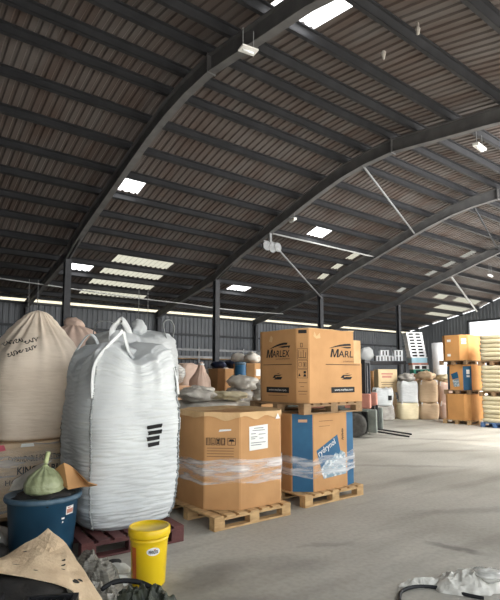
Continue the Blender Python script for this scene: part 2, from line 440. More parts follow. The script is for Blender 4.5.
def crumple_mesh(poly_r, h, seed, n=46, freq=5.0, thick=.004, sharp=1.0, edge=.3):
    """crumpled film heap: radius function by angle, height, sharp folds, a closed underside"""
    bm = BM(); rows = n // 2; G = []
    for j in range(rows + 1):
        f = j / rows; ring = []
        for k in range(n):
            a = 2 * PI * k / n; R = poly_r(a) * (1 + .16 * noise.noise((math.cos(a) * 3 + seed, math.sin(a) * 3, seed)))
            x, y = R * f * math.cos(a), R * f * math.sin(a)
            rid = 1 - abs(noise.noise((x * freq + seed, y * freq, seed * 2))) * 2.2
            rid2 = 1 - abs(noise.noise((x * freq * 2.3 + seed, y * freq * 2.3, 4))) * 2
            z = h * ((1 - f ** 2) ** .6 if f < 1 else 0) * (.55 + .45 * rid * sharp) + h * .22 * rid2 * (1 - f ** 4) + .004
            ring.append(bm.verts.new((x, y, max(.004, z) if f < 1 else .003)))
        G.append(ring)
    for j in range(1, rows):
        for k in range(n): bm.faces.new((G[j][k], G[j][(k + 1) % n], G[j + 1][(k + 1) % n], G[j + 1][k]))
    for k in range(n): bm.faces.new((G[1][k], G[1][(k + 1) % n], G[0][0]))
    for v in G[0][1:]: bm.verts.remove(v)
    bm.faces.new(G[-1][::-1])
    return bm

# ================================================================== THE SHED
FX = [5.0, 10.72, 16.45, 22.3]                        # frames along the shed
X0, X1, YB = -3.0, 30.6, 21.0
UNDER = [(0, 5.5), (1, 5.95), (2.5, 6.5), (5, 7.1), (6.5, 7.28), (7.7, 7.43), (8.6, 7.40), (9.4, 7.3), (10.3, 7.1), (11.2, 6.85), (13.2, 6.25), (14.4, 5.9), (15.4, 5.55), (16, 5.28), (18.7, 4.72), (21, 4.2)]
def under(y):
    for a, b in zip(UNDER, UNDER[1:]):
        if y <= b[0]: return a[1] + (b[1] - a[1]) * (y - a[0]) / (b[0] - a[0])
    return UNDER[-1][1] - .22 * (y - 21)
def roofz(y): return under(y) + .54

SKY = [  # x0, x1, y0, y1, material, label
    (5.0, 6.0, 4.85, 5.9, SKY_SHEET, 'glaring roof light above the nearest frame, the largest and highest bright square'),
    (5.2, 6.0, 12.35, 13.1, SKY_SHEET, 'glaring square roof light beside the nearest frame, halfway down the far slope'),
    (5.6, 6.4, 17.1, 18.0, SKY_SHEET, 'small glaring roof light right beside the top of the nearest column'),
    (12.6, 13.6, 17.1, 18.0, SKY_SHEET, 'small glaring roof light just past the second column from the near end'),
    (12.8, 13.6, 12.35, 13.1, SKY_SHEET, 'glaring roof light between the second and third frames above the pale tie tube'),
    (6.8, 9.0, 15.95, 16.9, DIRTY_SHEET, 'dirty cream roof light, topmost of the four beside the nearest column'),
    (6.8, 9.2, 17.1, 18.0, DIRTY_SHEET, 'dirty cream roof light, second from the top of four beside the nearest column'),
    (6.8, 9.4, 18.2, 19.1, DIRTY_SHEET, 'dirty cream roof light, third from the top of four beside the nearest column'),
    (6.8, 9.6, 19.3, 20.2, DIRTY_SHEET, 'dirty cream roof light, lowest of the four beside the nearest column'),
    (16.0, 16.4, 15.1, 15.75, DIRTY_SHEET, 'narrow pale roof light against the third frame, lowest of its strip'),
    (16.0, 16.4, 14.25, 14.9, DIRTY_SHEET, 'narrow pale roof light against the third frame, second from the bottom of its strip'),
    (16.0, 16.4, 13.3, 14.05, DIRTY_SHEET, 'narrow pale roof light against the third frame, topmost of its strip'),
    (21.8, 22.2, 15.1, 15.75, DUST_SHEET, 'dusty grey roof light along the fourth frame, lowest of its strip'),
    (21.8, 22.2, 13.3, 14.05, DUST_SHEET, 'dusty grey roof light along the fourth frame, second from the bottom of its strip'),
    (21.8, 22.2, 12.35, 13.1, DUST_SHEET, 'dusty grey roof light along the fourth frame, second from the top of its strip'),
    (21.8, 22.2, 11.35, 12.15, DUST_SHEET, 'dusty grey roof light along the fourth frame, topmost of its strip'),
    (27.8, 30.2, 17.1, 18.0, DIRTY_SHEET, 'pale roof light in the last bay, lowest and nearest the back wall'),
    (27.0, 30.2, 15.95, 16.9, DIRTY_SHEET, 'pale roof light in the last bay, the middle one of the three big patches'),
    (27.2, 29.8, 15.1, 15.75, DIRTY_SHEET, 'pale roof light in the last bay, the topmost of the three big patches'),
    (25.2, 26.2, 15.1, 15.75, DIRTY_SHEET, 'small pale roof light alone in the last bay near the fourth frame'),
]
# corrugated roof, ribs running down the slope
ADDED_SPANS = [(12.2, 14.8), (15.6, 18.2), (19.0, 22.0), (23.2, 26.2), (27.0, 30.0)]  # x spans of unseen frosted sheets, added to brighten the far end
YS = sorted({-1.2, 0, .4, 1.0, 2.5, 3.8, 4.4, 7.0, 6.5, 7.3, 7.7, 8.1, 8.6, 9.4, 10.3, 11.2, 13.2, 14.4, 15.4, 16.0, 18.7, 20.6, 21.3} | {s[2] for s in SKY} | {s[3] for s in SKY})
P_ = .2; xs = []
i0 = int(round(X0 / P_))
for i in range(i0, int(round(X1 / P_)) + 1):
    x = i * P_
    xs += [(x, 0), (x + .10, 0), (x + .125, .032), (x + .175, .032)]
xs.append((X1 + P_, 0))
def covered(xm, ym):
    for s in SKY:
        if s[0] - 1e-3 < xm < s[1] - 1e-3 + .0 and s[2] < ym < s[3]: return s
    return None
bm = BM(); V = [[bm.verts.new((x, y, roofz(y) + dz)) for x, dz in xs] for y in YS]
added_sheets = BM(); sheets = {i: BM() for i in range(len(SKY))}
for j in range(len(YS) - 1):
    ym = (YS[j] + YS[j + 1]) / 2
    for k in range(len(xs) - 1):
        xm = (xs[k][0] + xs[k + 1][0]) / 2; s = covered(xm, ym)
        if s is None and (.4 < ym < 3.8 or (4.4 < ym < 7.0 and xm > 21)) and any(a + 1e-3 < xm < c - 1e-3 for a, c in ADDED_SPANS):
            added_sheets.faces.new([added_sheets.verts.new(v.co) for v in (V[j][k], V[j][k + 1], V[j + 1][k + 1], V[j + 1][k])])
        elif s is None: bm.faces.new((V[j][k], V[j][k + 1], V[j + 1][k + 1], V[j + 1][k]))
        else:
            b = sheets[SKY.index(s)]
            b.faces.new([b.verts.new(v.co) for v in (V[j][k], V[j][k + 1], V[j + 1][k + 1], V[j + 1][k])])
o = struct('ceiling', bm, ROOF)
bmesh.ops.remove_doubles(added_sheets, verts=added_sheets.verts[:], dist=1e-4); struct('added_roof_sheets', added_sheets, ADDED_SHEET)  # added sheets on the near slope, out of view
for i, s in enumerate(SKY):
    b = sheets[i]; bmesh.ops.remove_doubles(b, verts=b.verts[:], dist=1e-4)
    tag(obj('roof_light', b, s[4]), s[5], 'skylight', 'translucent roof sheets')

# floor and yard
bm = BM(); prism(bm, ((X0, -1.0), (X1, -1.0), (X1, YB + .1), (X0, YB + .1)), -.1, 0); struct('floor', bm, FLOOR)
bm = BM(); prism(bm, ((-60, -70), (120, -70), (120, 90), (-60, 90)), -.3, -.102); struct('ground', bm, YARD)

def corr(bm, a, b, zt, zb=lambda s: 0.0, pitch=.22, depth=.03, nrm=(0, -1)):
    """upright corrugated sheet from a to b, top and bottom heights as functions of the distance along"""
    a, b = Vector((*a, 0)), Vector((*b, 0)); L = (b - a).length; u = (b - a) / L; n = Vector((*nrm, 0)); st = []
    k = 0
    while k * pitch < L:
        s = k * pitch
        st += [(s, 0), (s + pitch * .5, 0), (s + pitch * .6, depth), (s + pitch * .9, depth)]; k += 1
    st = [q for q in st if q[0] < L] + [(L, 0)]
    prev = None
    for s, d in st:
        p = a + u * s + n * d
        if zb(s) >= zt(s): prev = None; continue
        cur = (bm.verts.new((p.x, p.y, zb(s))), bm.verts.new((p.x, p.y, zt(s))))
        if prev: bm.faces.new((prev[0], cur[0], cur[1], prev[1]))
        prev = cur
bm = BM(); corr(bm, (X0, YB), (X1, YB), lambda s: 4.47); struct('wall_back', bm, WALL)
bm = BM()
for x in (X0, ): box(bm, X0, X1, YB - .004, YB + .004, 4.47, 4.62)
o = struct('window_1', bm, EAVE_SHEET)
bm = BM()
DY0, DY1, DZ = 9.5, 16.6, 4.95
corr(bm, (X1, 0), (X1, DY0), lambda s: roofz(s) - .1, nrm=(-1, 0))
corr(bm, (X1, DY0), (X1, DY1), lambda s: roofz(s + DY0) - .1, lambda s: DZ, nrm=(-1, 0))
corr(bm, (X1, DY1), (X1, YB), lambda s: roofz(s + DY1) - .1, nrm=(-1, 0))
struct('wall_right', bm, WALL)
bm = BM(); corr(bm, (X0, -.4), (X0, YB), lambda s: roofz(s - .4) - .05, nrm=(1, 0)); struct('wall_left', bm, WALL)
bm = BM(); corr(bm, (X0, -.95), (-.6, -.95), lambda s: roofz(-.95) - .05, nrm=(0, 1)); struct('unseen_shade_wall', bm, WALL)  # unseen wall stub, added to keep light off the near left
bm = BM()
for z in (1.2, 2.35, 3.5, 4.4): box(bm, X0, X1, YB - .13, YB - .04, z, z + .09)
box(bm, X0, X1, YB - .01, YB + .03, 4.62, 4.80); struct('trim_1', bm, STEEL)
bm = BM()
for y0, y1 in ((DY0 - .1, DY0), (DY1, DY1 + .1)): box(bm, X1 - .12, X1 + .05, y0, y1, 0, DZ)
box(bm, X1 - .12, X1 + .05, DY0 - .1, DY1 + .1, DZ, DZ + .12)
struct('door_1', bm, STEEL)

# steel frames
ORD = ['nearest', 'second', 'third', 'fourth']
def isec(bm, pts, x, h, w=.17, t=.022):
    """I-section rafter along (y, z of its underside)"""
    for (ya, za), (yb, zb) in zip(pts, pts[1:]):
        for (lo, hi, ww) in ((0, t, w), (t, h - t, .016), (h - t, h, w)):
            q = [bm.verts.new((x + sx * ww / 2, y, z + d)) for (y, z) in ((ya, za), (yb, zb)) for sx, d in ((-1, lo), (1, lo), (1, hi), (-1, hi))]
            bm.faces.new(q[0:4][::-1]); bm.faces.new(q[4:8])
            for k in range(4): bm.faces.new((q[k], q[(k + 1) % 4], q[4 + (k + 1) % 4], q[4 + k]))
def hcol(bm, x, y, z1, w=.2):
    box(bm, x - w / 2, x + w / 2, y - w / 2, y - w / 2 + .016, 0, z1); box(bm, x - w / 2, x + w / 2, y + w / 2 - .016, y + w / 2, 0, z1)
    box(bm, x - .007, x + .007, y - w / 2 + .016, y + w / 2 - .016, 0, z1)
for i, x in enumerate(FX):
    where = ['beside the nearest bulk bags', 'rising behind the octagonal bin', 'rising behind the printed box stack', 'rising behind the bag heap'][i]
    t = thing('steel_column', 'dark steel column under the %s arched rafter, %s' % (ORD[i], where), 'column', (x, 16, 0), 0, 'columns of the shed')
    b = BM(); hcol(b, 0, 0, under(16), .2); obj('shaft', b, STEEL, t)
    b = BM(); box(b, -.17, .17, -.17, .17, 0, .02); obj('base_plate', b, STEEL, t)
    t = thing('arched_rafter', 'dark steel arched rafter, the %s one along the shed' % ORD[i], 'rafter', (x, 16, 0), 0, 'arched rafters of the shed')
    pts = [(y - 16, z) for y, z in UNDER if y <= 16]
    b = BM(); isec(b, pts, 0, .36); obj('span', b, RAFTER, t)
    b = BM()   # haunch plate at the knee and splice plate at the crown
    for sx in (-.012, .012):
        q = [b.verts.new((sx, yy, zz)) for yy, zz in ((0, under(16) - .05), (0, under(16) + .36), (-1.5, under(14.5) + .1), (-1.2, under(14.8)))]
        b.faces.new(q)
    obj('haunch_plate', b, RAFTER, t)
    b = BM(); box(b, -.1, .1, 7.7 - 16 - .015, 7.7 - 16 + .015, under(7.7) - .03, under(7.7) + .38); obj('splice_plate', b, RAFTER, t)
    b = BM(); isec(b, [(y - 16, z) for y, z in UNDER if y >= 16], 0, .3, .14); obj('lean_to_rafter', b, RAFTER, t)
    t = thing('wall_post', 'dark steel post against the back wall at the low end of the %s rafter' % ORD[i], 'post', (x, 20.75, 0), 0, 'posts of the back wall')
    b = BM(); hcol(b, 0, 0, 4.24, .18); obj('shaft', b, STEEL, t)

PY_ = [1.0, 2.2, 3.45, 4.75, 5.98, 6.9, 7.7, 8.55, 9.25, 10.25, 11.25, 12.25, 13.2, 14.15, 15.0, 15.85, 17.0, 18.1, 19.2, 20.3]
WORDS = ['first', 'second', 'third', 'fourth', 'fifth', 'sixth', 'seventh', 'eighth', 'ninth', 'tenth', 'eleventh', 'twelfth', 'thirteenth']
for i, y in enumerate(PY_):
    sl = math.atan((under(y + .1) - under(y - .1)) / .2); z = under(y) + .36
    b = BM()
    box(b, X0, X1, -.012, .012, 0, .165); box(b, X0, X1, -.012, .075, -.004, .018); box(b, X0, X1, -.075, .012, .15, .168)
    bmesh.ops.rotate(b, verts=b.verts[:], cent=(0, 0, 0), matrix=Matrix.Rotation(sl, 3, 'X'))
    if i == 6: lab = 'dark steel purlin along the ridge of the roof'
    elif i < 6: lab = 'dark steel purlin on the near slope, %s from the ridge' % WORDS[5 - i]
    elif y < 16.5: lab = 'dark steel purlin on the far slope, %s down from the ridge' % WORDS[i - 7]
    else: lab = 'dark steel purlin over the rear lean-to, %s in from the columns' % WORDS[i - 16]
    tag(obj('roof_purlin', b, PURLIN, None, False, (0, y, z)), lab, 'purlin', 'roof purlins')

# braces, ties, conduit and small fittings under the roof
def rod(name, label, cat, p, q, r, m, group=None):
    p, q = Vector(p), Vector(q); b = BM(); tube(b, [Vector((0, 0, 0)), q - p], r, 10); o = obj(name, b, m, None, True, p); return tag(o, label, cat, group)
def U(x, y, d=.0): return (x, y, under(y) + d)
rod('roof_brace', 'grey tube brace slanting from the crown of the second rafter towards the third', 'brace', U(FX[1], 8.7, .02), U(FX[2] - .1, 10.9, .05), .035, STEEL_LIGHT)
rod('roof_brace', 'grey tube brace from the second rafter down to the third column head', 'brace', U(FX[1] + .1, 12.9, -.1), (FX[2], 15.9, 5.1), .035, STEEL_LIGHT)
rod('tie_tube', 'pale straight tie tube running level from the second rafter to the third', 'tie tube', U(FX[1] + .1, 12.7, .0), U(FX[2], 12.9, .12), .03, CONDUIT)
rod('roof_brace', 'thin pale brace in the last bay running down to the end wall', 'brace', U(FX[3] + .1, 13.0, .1), U(29.9, 15.7, .1), .05, CONDUIT)
rod('roof_brace', 'dark tie rod from the crown of the third rafter into the last bays', 'brace', U(FX[2], 8.6, .1), U(FX[3], 10.6, .2), .03, STEEL)
b = BM()
pts = [(2.0, 18.4, 4.98), (3.5, 18.4, 4.86), (5.0, 18.4, 4.80), (6.4, 18.4, 4.74), (8.4, 18.4, 4.66), (10.6, 18.4, 4.62), (13.2, 18.4, 4.55), (16.3, 18.4, 4.60)]
tube(b, smoothpts(pts, 4), .022, 8)
tag(obj('conduit', b, CONDUIT, None, True), 'thin pale conduit sagging along the lean-to behind the columns', 'conduit')
for k, (x, zt) in enumerate(((4.45, 5.0), (4.75, 5.0), (8.6, 5.05), (9.0, 5.05))):
    b = BM(); tube(b, [(0, 0, 0), (.01, 0, .5), (0, 0, 1.25)], .012, 6)
    lab = ['thin hanging wire left of the nearest column, the outer of two', 'thin hanging wire left of the nearest column, the inner of two', 'thin hanging wire over the white bulk bags, the outer of two', 'thin hanging wire over the white bulk bags, the inner of two'][k]
    tag(obj('hanging_wire', b, STEEL_LIGHT, None, True, (x, 18.4, zt - 1.25 - .05)), lab, 'wire', 'hanging wires')

def batten(label, loc, rotz, L=.5, drop=.3, w=.11, h=.07):
    t = thing('lamp_fixture', label, 'lamp', loc, rotz)
    b = BM(); box(b, -L / 2, L / 2, -w / 2, w / 2, 0, h, .008); obj('housing', b, LAMP_WHITE, t)
    b = BM(); tube(b, [(-L / 2 + .05, 0, -.012), (L / 2 - .05, 0, -.012)], .016, 10); obj('tube', b, WHITE_PLASTIC, t, True)
    for x in (-L / 3, L / 3):
        b = BM(); tube(b, [(x, 0, h), (x, 0, h + drop)], .008, 6); obj('hanger', b, STEEL_LIGHT, t)
batten('white box lamp hanging under the nearest rafter below the big roof light', (4.72, 6.15, 6.93), -.15, .3, .35, .18, .03)
batten('white twin-hung batten lamp under the crown of the second rafter', (10.95, 5.5, 6.80), .1, .46, .3, .14, .06)
batten('small white lamp on the underside of the second rafter', (10.72, 11.6, 6.55), 1.3, .35, .18)
batten('small white lamp hanging under the fourth rafter', (22.3, 11.0, 6.05), .2, .5, .5)
t = thing('floodlight_cluster', 'grey cluster of round floodlights on the second rafter where the tie tube starts', 'floodlight', (10.72, 12.75, 5.98))
b = BM(); box(b, -.05, .05, -.05, .05, .1, .42); box(b, -.3, .3, -.03, .03, .08, .14); obj('bracket', b, STEEL_LIGHT, t)
for k, (dx, dz) in enumerate(((-.22, -.06), (.02, -.1), (.26, -.04))):
    b = BM(); lathe(b, [(.05, .12), (.10, .10), (.15, -.02), (.165, -.06), (.15, -.06), (.02, -.02)], 20, (dx, -.05, dz), 'y'); h = obj('lamp_head', b, STEEL_LIGHT, t, True)
    b = BM(); lathe(b, [(.001, -.045), (.14, -.055)], 20, (dx, -.05, dz), 'y'); obj('lens', b, GREY_PLASTIC, h)
for k, (loc, lab) in enumerate((((6.75, 4.3, 7.05), 'small pale rag caught on the purlin past the big roof light, the upper one'), ((7.05, 5.2, 7.2), 'small pale rag caught on the purlin beside the big roof light, the lower one'))):
    tag(obj('hanging_rag', sack_mesh(.07, .07, .2, 3 + k, 12, 8, 2, 2, .6, 9), GREY_SACK, None, True, loc), lab, 'rag', 'rags on the purlins')

# ================================================================== GAYLORD BOXES
def shell(root, poly, z0, z1, m=CARD, name='box_shell', mats=None, top_inset=0):
    b = BM(); prism(b, poly, z0, z1)
    if mats:
        n = len(poly)
        for f in b.faces:
            c = f.calc_center_median()
            if abs(f.normal.z) > .5: continue
            for i in range(n):
                a, q = Vector((*poly[i], 0)), Vector((*poly[(i + 1) % n], 0)); mid = (a + q) / 2
                if abs(c.x - mid.x) + abs(c.y - mid.y) < 1e-3: f.material_index = mats.get(i, 0)
    es = [e for e in b.edges if abs(e.verts[0].co.z - e.verts[1].co.z) > .1]
    bmesh.ops.bevel(b, geom=es, offset=.008, segments=2, affect='EDGES')
    return obj(name, b, [m, BLUEPRINT] if mats else m, root)

def ring_film(root, poly, z0, z1, off=.012, m=STRETCH, seed=1, label=None):
    """film wound round a box: follows the outline, with folds"""
    cx = sum(p[0] for p in poly) / len(poly); cy = sum(p[1] for p in poly) / len(poly)
    P = []
    n = len(poly)
    for i in range(n):
        a, q = Vector(poly[i]), Vector(poly[(i + 1) % n])
        for k in range(14): P.append(a.lerp(q, k / 14))
    b = BM(); rows = 12; G = []
    for j in range(rows + 1):
        R = []
        for p in P:
            d = Vector((p.x - cx, p.y - cy)); d.normalize()
            w = noise.noise((p.x * 4 + seed, p.y * 4, j * .5)) * .006
            edge = (noise.noise((p.x * 3, p.y * 3, seed + 9)) * .05) if j in (0, rows) else 0
            R.append(b.verts.new((p.x + d.x * (off + w), p.y + d.y * (off + w), z0 + (z1 - z0) * j / rows + edge)))
        G.append(R)
    m_ = len(P)
    for j in range(rows):
        for k in range(m_): b.faces.new((G[j][k], G[j][(k + 1) % m_], G[j + 1][(k + 1) % m_], G[j + 1][k]))
    o = obj('film_wrap', b, m, root, True); o['label'] = label or 'clear stretch film band'; return o

# --- near octagonal bin
pallet('pine pallet under the open-topped octagonal cardboard bin', 1.05, 1.16, PALLET, (3.485, 5.0, 0))
t = thing('bulk_bin', 'brown octagonal cardboard bin with sagging torn top, film band and white paper label', 'cardboard bin', (3.6, 5.06, .14))
OP = [(3.05, 4.77), (3.34, 4.5), (3.92, 4.5), (4.15, 4.74), (4.15, 5.36), (3.9, 5.6), (3.34, 5.6), (3.05, 5.36)]
OP = [(x - 3.6, y - 5.06) for x, y in OP]
shell(t, OP, 0, 1.02)
b = BM()   # sagging lid whose torn edge hangs over the sides
def ring_of(poly, off, per=12):
    out = []
    for i in range(len(poly)):
        a, q = Vector(poly[i]), Vector(poly[(i + 1) % len(poly)])
        for k in range(per):
            p = a.lerp(q, k / per); d = p.normalized(); out.append(p + d * off)
    return out
R0 = ring_of(OP, .014); R1 = ring_of(OP, .004)
lo = [b.verts.new((p.x, p.y, .985 + .035 * noise.noise((p.x * 6, p.y * 6, 2)) + .02 * math.sin(p.x * 21))) for p in R0]
mi = [b.verts.new((p.x, p.y, 1.048 + .008 * noise.noise((p.x * 5, p.y * 5, 7)))) for p in R1]
inn = [b.verts.new((p.x * .8, p.y * .8, 1.035 - .03 * abs(noise.noise((p.x * 3, p.y * 3, 1))))) for p in R1]
c_ = b.verts.new((0, 0, 1.0)); n = len(R0)
for k in range(n):
    b.faces.new((lo[k], lo[(k + 1) % n], mi[(k + 1) % n], mi[k])); b.faces.new((mi[k], mi[(k + 1) % n], inn[(k + 1) % n], inn[k])); b.faces.new((inn[k], inn[(k + 1) % n], c_))
lid = obj('lid', b, CARD_PALE, t); lid['label'] = 'paler sagging cardboard lid with a torn edge'
ring_film(t, OP, .27, .53, seed=2); ring_film(t, OP, .40, .48, off=.02, seed=5)
u1 = (Vector(OP[1]) - Vector(OP[0])).normalized(); f1 = Face((*OP[0], 0), (*u1, 0), (u1.y, -u1.x, 0))   # diagonal face
f2 = Face((*OP[1], 0), (1, 0, 0), (0, -1, 0))                                                          # front face
b = BM()
for k, a in enumerate((.02, .075, .13, .185, .26)):
    w = .048 if k < 4 else .09
    f1.frame(b, a, a + w, .69, .77, .006)
f1.rect(b, .03, .036, .70, .76); f1.rect(b, .05, .056, .70, .76); f1.rect(b, .085, .11, .705, .712); f1.rect(b, .095, .101, .71, .755)
f1.poly(b, ((.14, .705), (.17, .705), (.16, .725), (.172, .755), (.138, .755), (.15, .725)))
f1.poly(b, ((.27, .73), (.34, .73), (.325, .755), (.285, .755))); f1.rect(b, .302, .308, .70, .73)
f1.frame(b, .195, .225, .70, .76, .005)
obj('pictograms', b, INK, t)
b = BM()
for z in (.655, .625, .595, .565): f1.rect(b, .03, .33, z, z + .006)
obj('faint_print', b, INK_SOFT, t)
b = BM(); f1.poly(b, ((.16, .835), (.30, .85), (.30, .865), (.17, .86))); obj('white_scuff', b, WHITE_INK, t)
b = BM(); f2.poly(b, ((.13, .62), (.395, .63), (.395, .90), (.125, .885)), .005); pl = obj('paper_label', b, PAPER, t); pl['label'] = 'white paper label'
b = BM()
for z, a0, a1 in ((.86, .19, .33), (.835, .17, .35), (.80, .15, .22), (.79, .26, .36), (.765, .15, .24), (.745, .15, .21), (.745, .27, .33), (.70, .15, .36), (.675, .15, .30)): f2.rect(b, a0, a1, z, z + .008, .007)
obj('label_print', b, GREY_PLASTIC, pl)
b = BM(); f2.poly(b, ((.50, .955), (.57, .955), (.535, 1.02)), .02); obj('corner_scrap', b, PAPER, t)
b = BM(); tube(b, smoothpts([(.58, -.25, .30), (.60, -.26, .18), (.585, -.22, .08), (.61, -.24, .0)], 5), [.02] * 16, 6, .5); obj('loose_film_tail', b, STRETCH, t, True)

# --- the stack of two printed bins
pallet('pine pallet on the floor under the blue and brown bin', 1.1, 1.1, PALLET, (4.88, 5.08, 0), .02)
t = thing('bulk_bin', 'brown bin with blue corners and tilted blue label, below the MARLEX bin', 'cardboard bin', (4.9, 5.12, .14))
BP = [(4.38, 4.80), (4.59, 4.62), (5.21, 4.62), (5.40, 4.665), (5.44, 5.4), (5.2, 5.62), (4.6, 5.62), (4.38, 5.42)]
BP = [(x - 4.9, y - 5.12) for x, y in BP]
shell(t, BP, 0, .965, mats={0: 1, 2: 1, 4: 1, 6: 1})
f = Face((*BP[1], 0), (1, 0, 0), (0, -1, 0))
b = BM(); f.poly(b, ((.05, .50), (.44, .68), (.52, .36), (.14, .24))); lb = obj('blue_label', b, BLUEPRINT, t); lb['label'] = 'tilted blue product label'
b = BM(); f.text(b, 'rydrynol', .095, .425, width=.34, height=.075, bold=.01, rot=.43, e=.006); obj('lettering', b, WHITE_INK, lb)
def pellet_mat():
    m, nt, out = new_mat('pellet_picture'); N, L = nt.nodes.new, nt.links.new
    p = N('ShaderNodeBsdfPrincipled'); L(p.outputs[0], out.inputs[0]); tc = N('ShaderNodeTexCoord'); v = N('ShaderNodeTexVoronoi'); v.inputs['Scale'].default_value = 18
    r = N('ShaderNodeValToRGB'); e = r.color_ramp.elements; e[0].position = .15; e[0].color = (.74, .76, .76, 1); e[1].position = .6; e[1].color = (.20, .30, .36, 1)
    L(tc.outputs['Object'], v.inputs['Vector']); L(v.outputs['Distance'], r.inputs[0]); L(r.outputs[0], p.inputs['Base Color']); return m
b = BM(); f.poly(b, ((.13, .26), (.17, .14), (.60, .16), (.585, .43), (.50, .47), (.46, .42), (.40, .45), (.33, .38), (.22, .36)), .005); obj('pellet_picture', b, pellet_mat(), lb)
b = BM()
for k, z in enumerate((.60, .65, .70)):
    f.text(b, 'PP', .56, z, width=.045, height=.04, rot=1.3, bold=.02)
obj('black_print', b, INK, t)
b = BM(); f.rect(b, .1, .36, .865, .871); f.rect(b, .1, .3, .80, .805); obj('faint_print', b, INK_SOFT, t)
u0 = (Vector(BP[1]) - Vector(BP[0])).normalized(); f0 = Face((*BP[0], 0), (*u0, 0), (u0.y, -u0.x, 0))
b = BM(); f0.rect(b, .085, .2, .86, .895); hh = obj('hand_slot', b, CARD_PINK, t)
ring_film(t, BP, .18, .42, seed=8)

t_ = pallet('weathered pallet between the two stacked printed bins', 1.12, 1.08, PALLET_DARK, (4.93, 5.11, 1.105), .01, .135)
t = thing('bulk_bin', 'brown bin printed MARLEX with a torn-off upper corner, on top of the stack', 'cardboard bin', (4.95, 5.1, 1.24))
MP = [(4.42, 4.74), (4.51, 4.6), (5.53, 4.6), (5.56, 4.64), (5.56, 5.5), (5.44, 5.6), (4.52, 5.6), (4.42, 5.44)]
MP = [(x - 4.95, y - 5.1) for x, y in MP]
shell(t, MP, 0, .52, name='lower_shell')
MU = [MP[0], MP[1], (5.375 - 4.95, -.5), (5.375 - 4.95, -.1), (5.35 - 4.95, .4), (5.3 - 4.95, .5), MP[6], MP[7]]
shell(t, MU, .52, .955, name='upper_shell')
b = BM()
R = ring_of(MU, .004, 8)
lo = [b.verts.new((p.x, p.y, .955)) for p in R]; c_ = b.verts.new((0, 0, .965))
up = [b.verts.new((p.x * 1.005, p.y * 1.005, .962 + .012 * noise.noise((p.x * 5, p.y * 5, 3)))) for p in R]
for k in range(len(R)):
    b.faces.new((lo[k], lo[(k + 1) % len(R)], up[(k + 1) % len(R)], up[k])); b.faces.new((up[k], up[(k + 1) % len(R)], c_))
obj('top_flaps', b, CARD_PALE, t)
fl = Face((MP[7][0], MP[7][1], 0), (0, -1, 0), (-1, 0, 0))            # left face, 0.70 wide
fc = Face((*MP[0], 0), (*(Vector(MP[1]) - Vector(MP[0])), 0), (-.84, -.54, 0))
fr = Face((*MP[1], 0), (1, 0, 0), (0, -1, 0))
def big_m(b, f, a, z, w, h):
    sh = .12
    def q(*pts): f.poly(b, [(a + w * (x + sh * y), z + h * y) for x, y in pts])
    q((0, 0), (.2, 0), (.26, 1), (.06, 1)); q((.80, 0), (1, 0), (.98, 1), (.78, 1))
    q((.16, 1), (.30, 1), (.58, .0), (.44, .0)); q((.44, 0), (.58, 0), (.88, 1), (.74, 1))
def swoosh(b, f, a, z, w, cut=9):
    def clip(pts): return [(min(p[0], cut), p[1]) for p in pts]
    up = [(a + w * t, z + .012 + .075 * math.sin(t * PI * .62)) for t in (0, .2, .4, .6, .8, .95)]
    dn = [(a + w * t, z + .008 + .05 * math.sin(t * PI * .60)) for t in (.95, .8, .7, .5, .3, .1)]
    f.poly(b, clip(up + [(a + w * .9, z + .06)] + dn))
    if cut > a + w * .75: f.poly(b, clip([(a + w * .45, z + .035), (a + w * .8, z + .045), (a + w * 1.08, z + .045), (a + w * 1.0, z + .0), (a + w * .98, z + .025), (a + w * .7, z + .02)]))
def glyph(b, f, a, z, w):
    f.poly(b, ((a, z + .02), (a + w * .2, z + .06), (a + w, z + .065), (a + w * .75, z + .05), (a + w * .3, z + .045), (a + w * .35, z + .02)))
    f.poly(b, ((a + w * .1, z), (a + w * .85, z), (a + w, z + .035), (a + w * .45, z + .035)))
    f.poly(b, ((a + w * .35, z + .075), (a + w * .8, z + .09), (a + w * .6, z + .075)))
b = BM()
swoosh(b, fl, .16, .70, .40); big_m(b, fl, .10, .595, .125, .112); fl.text(b, 'ARLEX', .225, .60, width=.35, height=.088, bold=.012, shear=.12)
glyph(b, fl, .23, .30, .20); fl.rect(b, .10, .56, .125, .20)
fl.rect(b, .03, .62, .495, .503)
obj('black_print', b, INK, t); b = BM()
fc.frame(b, .055, .085, .715, .77, .006)
for z0, z1 in ((.56, .70), (.44, .55), (.32, .43)):
    fc.frame(b, .015, .15, z0, z1, .004)
fc.rect(b, .03, .035, .58, .68); fc.rect(b, .06, .065, .58, .66); fc.rect(b, .09, .096, .58, .68); fc.rect(b, .12, .126, .58, .65); fc.rect(b, .03, .13, .58, .586)
fc.frame(b, .03, .07, .47, .52, .004); fc.frame(b, .09, .13, .46, .52, .004); fc.rect(b, .105, .115, .47, .51)
fc.poly(b, ((.025, .345), (.055, .345), (.04, .385))); fc.poly(b, ((.09, .34), (.13, .34), (.12, .37), (.10, .37))); fc.rect(b, .095, .125, .38, .41)
obj('pictograms', b, INK, t); b = BM(); fc.rect(b, .03, .14, .895, .94); obj('hand_slot', b, INK, t); b = BM()
swoosh(b, fr, .36, .70, .52, .80)
big_m(b, fr, .39, .595, .155, .112); fr.text(b, 'ARL', .545, .60, width=.30, height=.088, bold=.012, shear=.12)
glyph(b, fr, .58, .30, .24); fr.rect(b, .40, .86, .125, .20); fr.rect(b, .30, .98, .495, .503)
obj('black_print', b, INK, t)
b = BM()
fl.text(b, 'polyethylene', .30, .565, width=.28, height=.022); fr.text(b, 'polyethylene', .64, .535, width=.22, height=.022)
